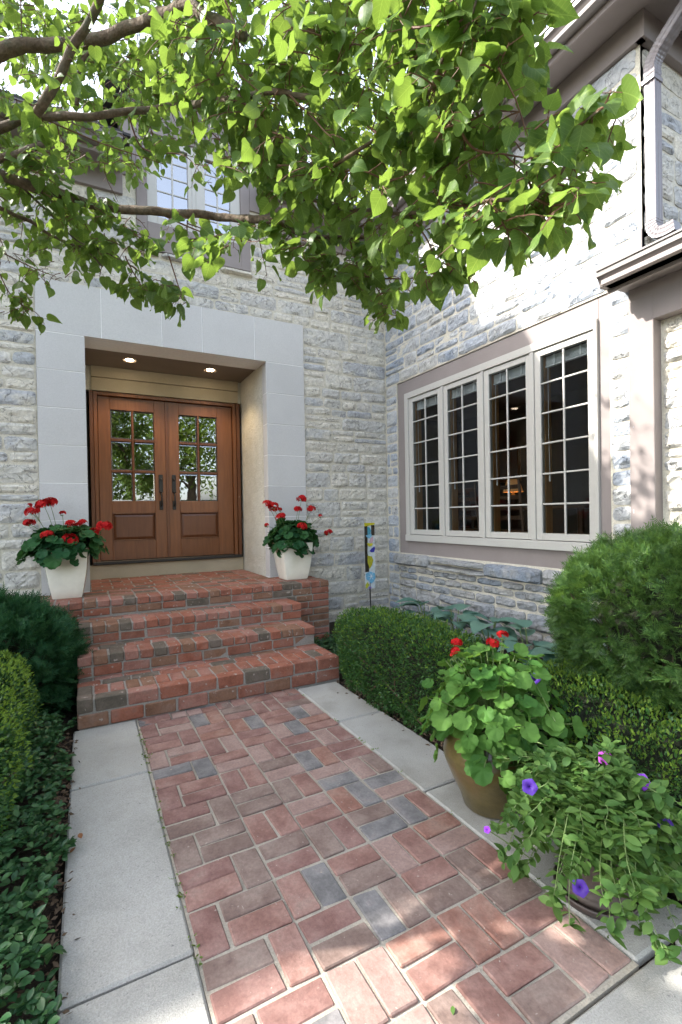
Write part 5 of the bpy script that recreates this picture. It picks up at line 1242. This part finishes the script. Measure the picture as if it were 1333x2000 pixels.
for tw in ([(802, 232), (842, 232), (892, 247), (957, 220), (1017, 217)], [(895, 248), (927, 290), (987, 300), (1040, 310)], [(683, 465), (695, 505), (710, 540), (735, 560), (750, 590), (765, 615)], [(710, 540), (780, 545), (830, 540)], [(690, 455), (735, 418)], [(250, 218), (270, 280), (300, 298), (350, 300), (380, 320), (400, 355)], [(40, -20), (42, 70)], [(440, 0), (460, 60), (440, 120), (400, 195)], [(775, -20), (790, 45), (850, 50), (890, 52)], [(570, 90), (545, 110), (610, 60), (660, 90)], [(0, 535), (25, 580), (70, 610)], [(-20, 480), (60, 520), (110, 540)], [(245, 500), (260, 530), (280, 565)], [(330, 500), (350, 560), (365, 590)], [(560, 450), (585, 480), (600, 520)], [(300, 412), (400, 455), (470, 470), (520, 470)], [(80, 230), (200, 280), (320, 320)], [(470, 190), (500, 250), (480, 310), (440, 340)], [(640, 350), (700, 330), (760, 350), (820, 330)], [(740, 262), (700, 220), (720, 150)], [(960, 392), (980, 430), (990, 450)], [(860, 405), (880, 450), (900, 500), (880, 530)], [(800, 420), (830, 460), (850, 500)], [(1042, 385), (1080, 400), (1120, 390)], [(320, 25), (360, 80), (340, 140)], [(560, 180), (620, 240), (650, 270)], [(1000, -60), (1010, 10), (1020, 50)]):
    branch(tw, .0065, .002, None, False)
def in_poly(x, y, P):
    c = False; j = len(P)-1
    for i in range(len(P)):
        if (P[i][1] > y) != (P[j][1] > y) and x < (P[j][0]-P[i][0])*(y-P[i][1])/(P[j][1]-P[i][1])+P[i][0]: c = not c
        j = i
    return c
POLY1 = [(-260, -260), (1040, -260), (1045, 90), (1110, 190), (1150, 260), (1150, 340), (1100, 385), (1000, 415), (930, 455), (860, 500), (800, 455), (700, 430), (600, 400), (520, 350), (400, 330), (200, 340), (0, 340), (-260, 340)]
POLY2 = [(-260, 340), (0, 330), (120, 360), (300, 420), (520, 438), (525, 470), (400, 490), (270, 490), (180, 500), (60, 510), (-260, 560)]
CLUST = [(30, 600, 36, 26, 7), (90, 540, 55, 20, 10), (295, 572, 62, 22, 14), (345, 590, 22, 12, 4), (600, 500, 30, 38, 10), (700, 520, 60, 45, 20), (775, 595, 34, 40, 12), (845, 530, 35, 30, 10), (1200, 205, 18, 25, 4), (640, 540, 20, 20, 4), (1090, 395, 50, 20, 8), (960, 440, 40, 22, 8)]
def spray(P, dirv, L, nl, size):
    """short drooping twig with alternate leaves"""
    P = Vector(P); d = Vector(dirv).normalized(); pts = [P]
    for k in range(4): d = (d+Vector((random.gauss(0, .18), random.gauss(0, .18), -.16+random.gauss(0, .1)))).normalized(); pts.append(pts[-1]+d*L/4)
    V, F = tube(pts, [.0026, .0022, .0019, .0016, .0012], 5, False); twig_mb.add(V, F)
    for k in range(nl):
        t = (k+.6)/nl*4; i = min(3, int(t)); q = pts[i].lerp(pts[i+1], t-i); a = (pts[i+1]-pts[i]).normalized(); sd = a.cross(Vector((random.gauss(0, .3), random.gauss(0, .3), 1))).normalized()*(1 if k % 2 else -1)
        pd = (sd*.8+a*.5+Vector((0, 0, random.uniform(-.5, .3)))).normalized(); pl = random.uniform(.018, .038); b = q+pd*pl
        V, F = tube([q, b], [.0011, .0009], 3, False); twig_mb.add(V, F)
        ld = (pd*.6+a*.35+Vector((random.gauss(0, .3), random.gauss(0, .3), -random.uniform(-.05, .8)))).normalized()
        LEAF.append((b, ld, size*random.uniform(.48, 1.25)))
def nearest_dir(P):
    a = random.uniform(0, 6.28); return Vector((math.cos(a), math.sin(a), random.uniform(-.35, .25)))
LS = 0.066
def shades(P):
    """would a leaf at P shade the sunlit top of the yew, the geranium or the near hedge"""
    for (x0, x1, y0, y1, z) in ((2.05, 2.95, 1.15, 2.1, 1.05), (1.4, 2.1, 1.35, 2.05, .62), (1.8, 2.4, 1.3, 2.1, .45), (1.3, 1.95, .95, 1.4, .35)):
        t = P[2]-z
        if x0 < P[0]+t < x1 and y0 < P[1]-.57*t < y1: return True
    return False
def sunny_depth(x, y, lo, hi):
    d0 = dep(x, y)
    for k in range(6):
        d = d0+random.uniform(lo, hi)
        if k > 2 and x > 330: d = d0*random.uniform(.68, .95)
        elif x < 330 and y < 320: d = d0+random.uniform(.05, .8)
        if not shades(at(x, y, d)): return d
    return d if random.random() < .3 else None
n1 = 0
while n1 < 900:
    x, y = random.uniform(-260, 1160), random.uniform(-260, 510)
    if not in_poly(x, y, POLY1): continue
    if x < 0 or y < 0:
        if random.random() < .62: continue
    elif x > 640 and random.random() < .58: continue
    elif x < 300 and y < 120 and random.random() < .15: continue
    elif 255 < x < 470 and 285 < y < 360 and random.random() < .7: continue
    d = sunny_depth(x, y, -.12, .75 if y < 330 else .4) if x <= 750 else sunny_depth(x, y, -.08, .45)
    if d is None: n1 += .5; continue
    spray(at(x, y, d), nearest_dir(None), random.uniform(.10, .22), random.randint(4, 7), LS*(.86 if x < 600 else .96)); n1 += 1
n2 = 0
while n2 < 190:
    x, y = random.uniform(-260, 530), random.uniform(330, 560)
    if not in_poly(x, y, POLY2): continue
    if 270 < x < 500 and y < 415: continue
    d = sunny_depth(x, y, -.1, .4)
    if d is None: n2 += .5; continue
    spray(at(x, y, d), nearest_dir(None), random.uniform(.10, .2), random.randint(4, 6), LS*.86); n2 += 1
for (x, y, rx, ry, n) in CLUST:
    for k in range(n):
        a = random.uniform(0, 6.28); u = math.sqrt(random.random()); px, py = x+rx*u*math.cos(a), y-12+ry*u*math.sin(a)
        spray(at(px, py, dep(px, py)+random.uniform(-.1, .25)), nearest_dir(None), random.uniform(.06, .13), random.randint(3, 5), LS*.95)
# leaves directly along the thin ends of the drawn branches
for sp, rmin, rmax in SEG:
    if rmax > .03: continue
    for k in range(2, len(sp), 2):
        if random.random() < (.2 if shades(sp[k]) else .75): spray(sp[k], nearest_dir(None), random.uniform(.05, .10), random.randint(2, 3), LS)
# crown round the trunk, left of the frame
for k in range(230):
    a = random.uniform(0, 6.28); u = math.sqrt(random.random()); p = Vector((TB[0]+.15+.75*u*math.cos(a), TB[1]+.25+.85*u*math.sin(a), random.uniform(2.5, 4.1)))
    if not shades(p): spray(p, nearest_dir(None), random.uniform(.12, .25), random.randint(4, 7), LS)
for k in range(260):  # extra sprays added along the sun line to dapple the near-right bricks
    X_, Y_, t = random.uniform(1.0, 2.3), random.uniform(.3, 1.12), random.uniform(2.5, 3.7); spray(Vector((X_-t, Y_+.57*t, t)), nearest_dir(None), random.uniform(.1, .2), random.randint(4, 7), LS)
for k in range(210):          # farther layer of the crown at the upper left
    x, y = random.uniform(-60, 300), random.uniform(-60, 345)
    if x > 240 and y > 300: continue
    spray(at(x, y, random.uniform(3.3, 4.1)), nearest_dir(None), random.uniform(.12, .25), random.randint(5, 8), LS*.95)
o = twig_mb.obj('twigs', M['twig'], tree, tuple(TB)); o['kind'] = 'stuff'
LP = np.array([tuple(l[0]) for l in LEAF]); LD = np.array([tuple(l[1]) for l in LEAF]); LSZ = np.array([l[2] for l in LEAF])
LR = rotmats(len(LP), LD, roll=.6)
v = LP-CAM; fw = v@FWD; sx = CX+FPX*(v@RGT)/np.maximum(fw, .05); sy = CY-FPX*(v@UPV)/np.maximum(fw, .05)
keep = np.linalg.norm(v, axis=1) > .8
vis = (fw > .3) & (sx > 0) & (sx < PW) & (sy > 0) & (sy < 700) & keep
# the crown outside the picture is thinner where its gaps let the sun onto the yew, the pots, the near bricks and the wall
def lands(x0, x1, y0, y1, z): t = LP[:, 2]-z; return (LP[:, 0]+t > x0) & (LP[:, 0]+t < x1) & (LP[:, 1]-.57*t > y0) & (LP[:, 1]-.57*t < y1)
tw_ = 3.6-LP[:, 0]; wy, wz = LP[:, 1]-.57*tw_, LP[:, 2]-tw_; rr_ = rng.random(len(LP))
sunny = lands(2.1, 2.75, 1.35, 2.1, 1.05) | lands(1.45, 1.95, 1.45, 1.95, .62) | lands(1.9, 2.3, 1.45, 2.1, .45)
half = lands(1.3, 1.95, .95, 1.4, .35); patch = lands(.2, .98, .7, 1.42, 0)
wall = (tw_ > 0) & (wz > 1.0) & (wy > 1.7) & (wy < 4.6)
keep &= ~(sunny & (rr_ < np.where(vis, .80, .95))); keep &= ~(half & (rr_ < .45)); keep &= ~(patch & (rr_ < np.where(vis, .5, .94))); keep &= ~(wall & (rr_ < np.where(vis, .35, .9)))
score = np.where(vis, LSZ/np.maximum(fw, .3), -1); order = np.argsort(-score)
HM = [set_uv(mesh('heart_leaf', vv, ff, M['redbud'], True), vv[:, :2]) for vv, ff in HEART]
picked = order[:300]
for k in picked:
    o = link('leaf', HM[k % 6], tree, tuple(LP[k])); o.rotation_euler = Matrix(LR[k].tolist()).to_euler(); o.scale = (LSZ[k],)*3
mask = keep.copy(); mask[picked] = False; idx = np.where(mask)[0]
V, F = join([scatter(HEART[i], LP[idx[i::6]], LR[idx[i::6]], LSZ[idx[i::6]]) for i in range(6)])
fm = bigmesh('foliage', V-TB, F, M['redbud'], True); set_uv(fm, np.concatenate([np.tile(HEART[i][0][:, :2], (len(idx[i::6]), 1)) for i in range(6)]))
o = link('foliage', fm, tree, tuple(TB)); o['kind'] = 'stuff'

# ================================================================== trees beyond the house and across the drive
def far_tree(loc, H, rad, zc, n, ls, label, group, seed):
    t = empty('shade_tree', loc, label=label, cat='tree', group=group); L = Vector(loc); r_ = np.random.default_rng(seed); mb = MB()
    mb.tube(spline([L, L+Vector((.1, .1, H*.35)), L+Vector((-.15, .1, H*.6)), L+Vector((0, 0, H*.9))], 4), [.28*(1-.065*i) for i in range(13)], 9)
    cl = []
    for i in range(26):
        d = r_.normal(size=3); d /= np.linalg.norm(d); c = np.array(loc)+np.array([0, 0, zc])+d*np.array(rad)*r_.uniform(.35, .95); cl.append(c)
        b = L+Vector((0, 0, H*r_.uniform(.25, .75))); q = Vector(c); mb.tube(spline([b, b.lerp(q, .5)+Vector((0, 0, .3)), q], 3), [.09, .075, .06, .05, .035, .025, .015], 5)
    mb.obj('trunk', M['bark'], t, loc); cl = np.array(cl); k = r_.integers(0, len(cl), n)
    P = cl[k]+r_.normal(size=(n, 3))*np.array(rad)*.20; D = r_.normal(size=(n, 3))+np.array([0, 0, -.3]); Rm = rotmats(n, D); V, F = scatter(BOX[0], P, Rm, ls*r_.uniform(.6, 1.3, n))
    o = link('crown', bigmesh('crown', V-np.array(loc), F, M['far_leaf']), t, loc); o['kind'] = 'stuff'
far_tree((11.5, 9.5, 0), 16, (4.2, 4.2, 5.0), 12.5, 15000, .26, 'tall shade tree showing above the right roof gutter', 'trees beyond the house', 1)
far_tree((10.0, 16.0, 0), 17, (4.5, 4.5, 5.5), 13, 13000, .28, 'shade tree behind the roof between the two eaves', 'trees beyond the house', 2)
for i, (x, y, h_) in enumerate(((1.0, -13.5, 8.0), (4.6, -15.0, 10.5), (8.5, -13.0, 9), (-4.0, -14.5, 9.5))):
    far_tree((x, y, 0), h_, (2.6, 2.4, h_*.36), h_*.58, 6000, .24, ['shade tree across the drive reflected in the left door leaf', 'taller shade tree across the drive reflected in the right door leaf', 'shade tree across the drive at the right', 'shade tree across the drive at the left'][i], 'trees across the drive', 10+i)
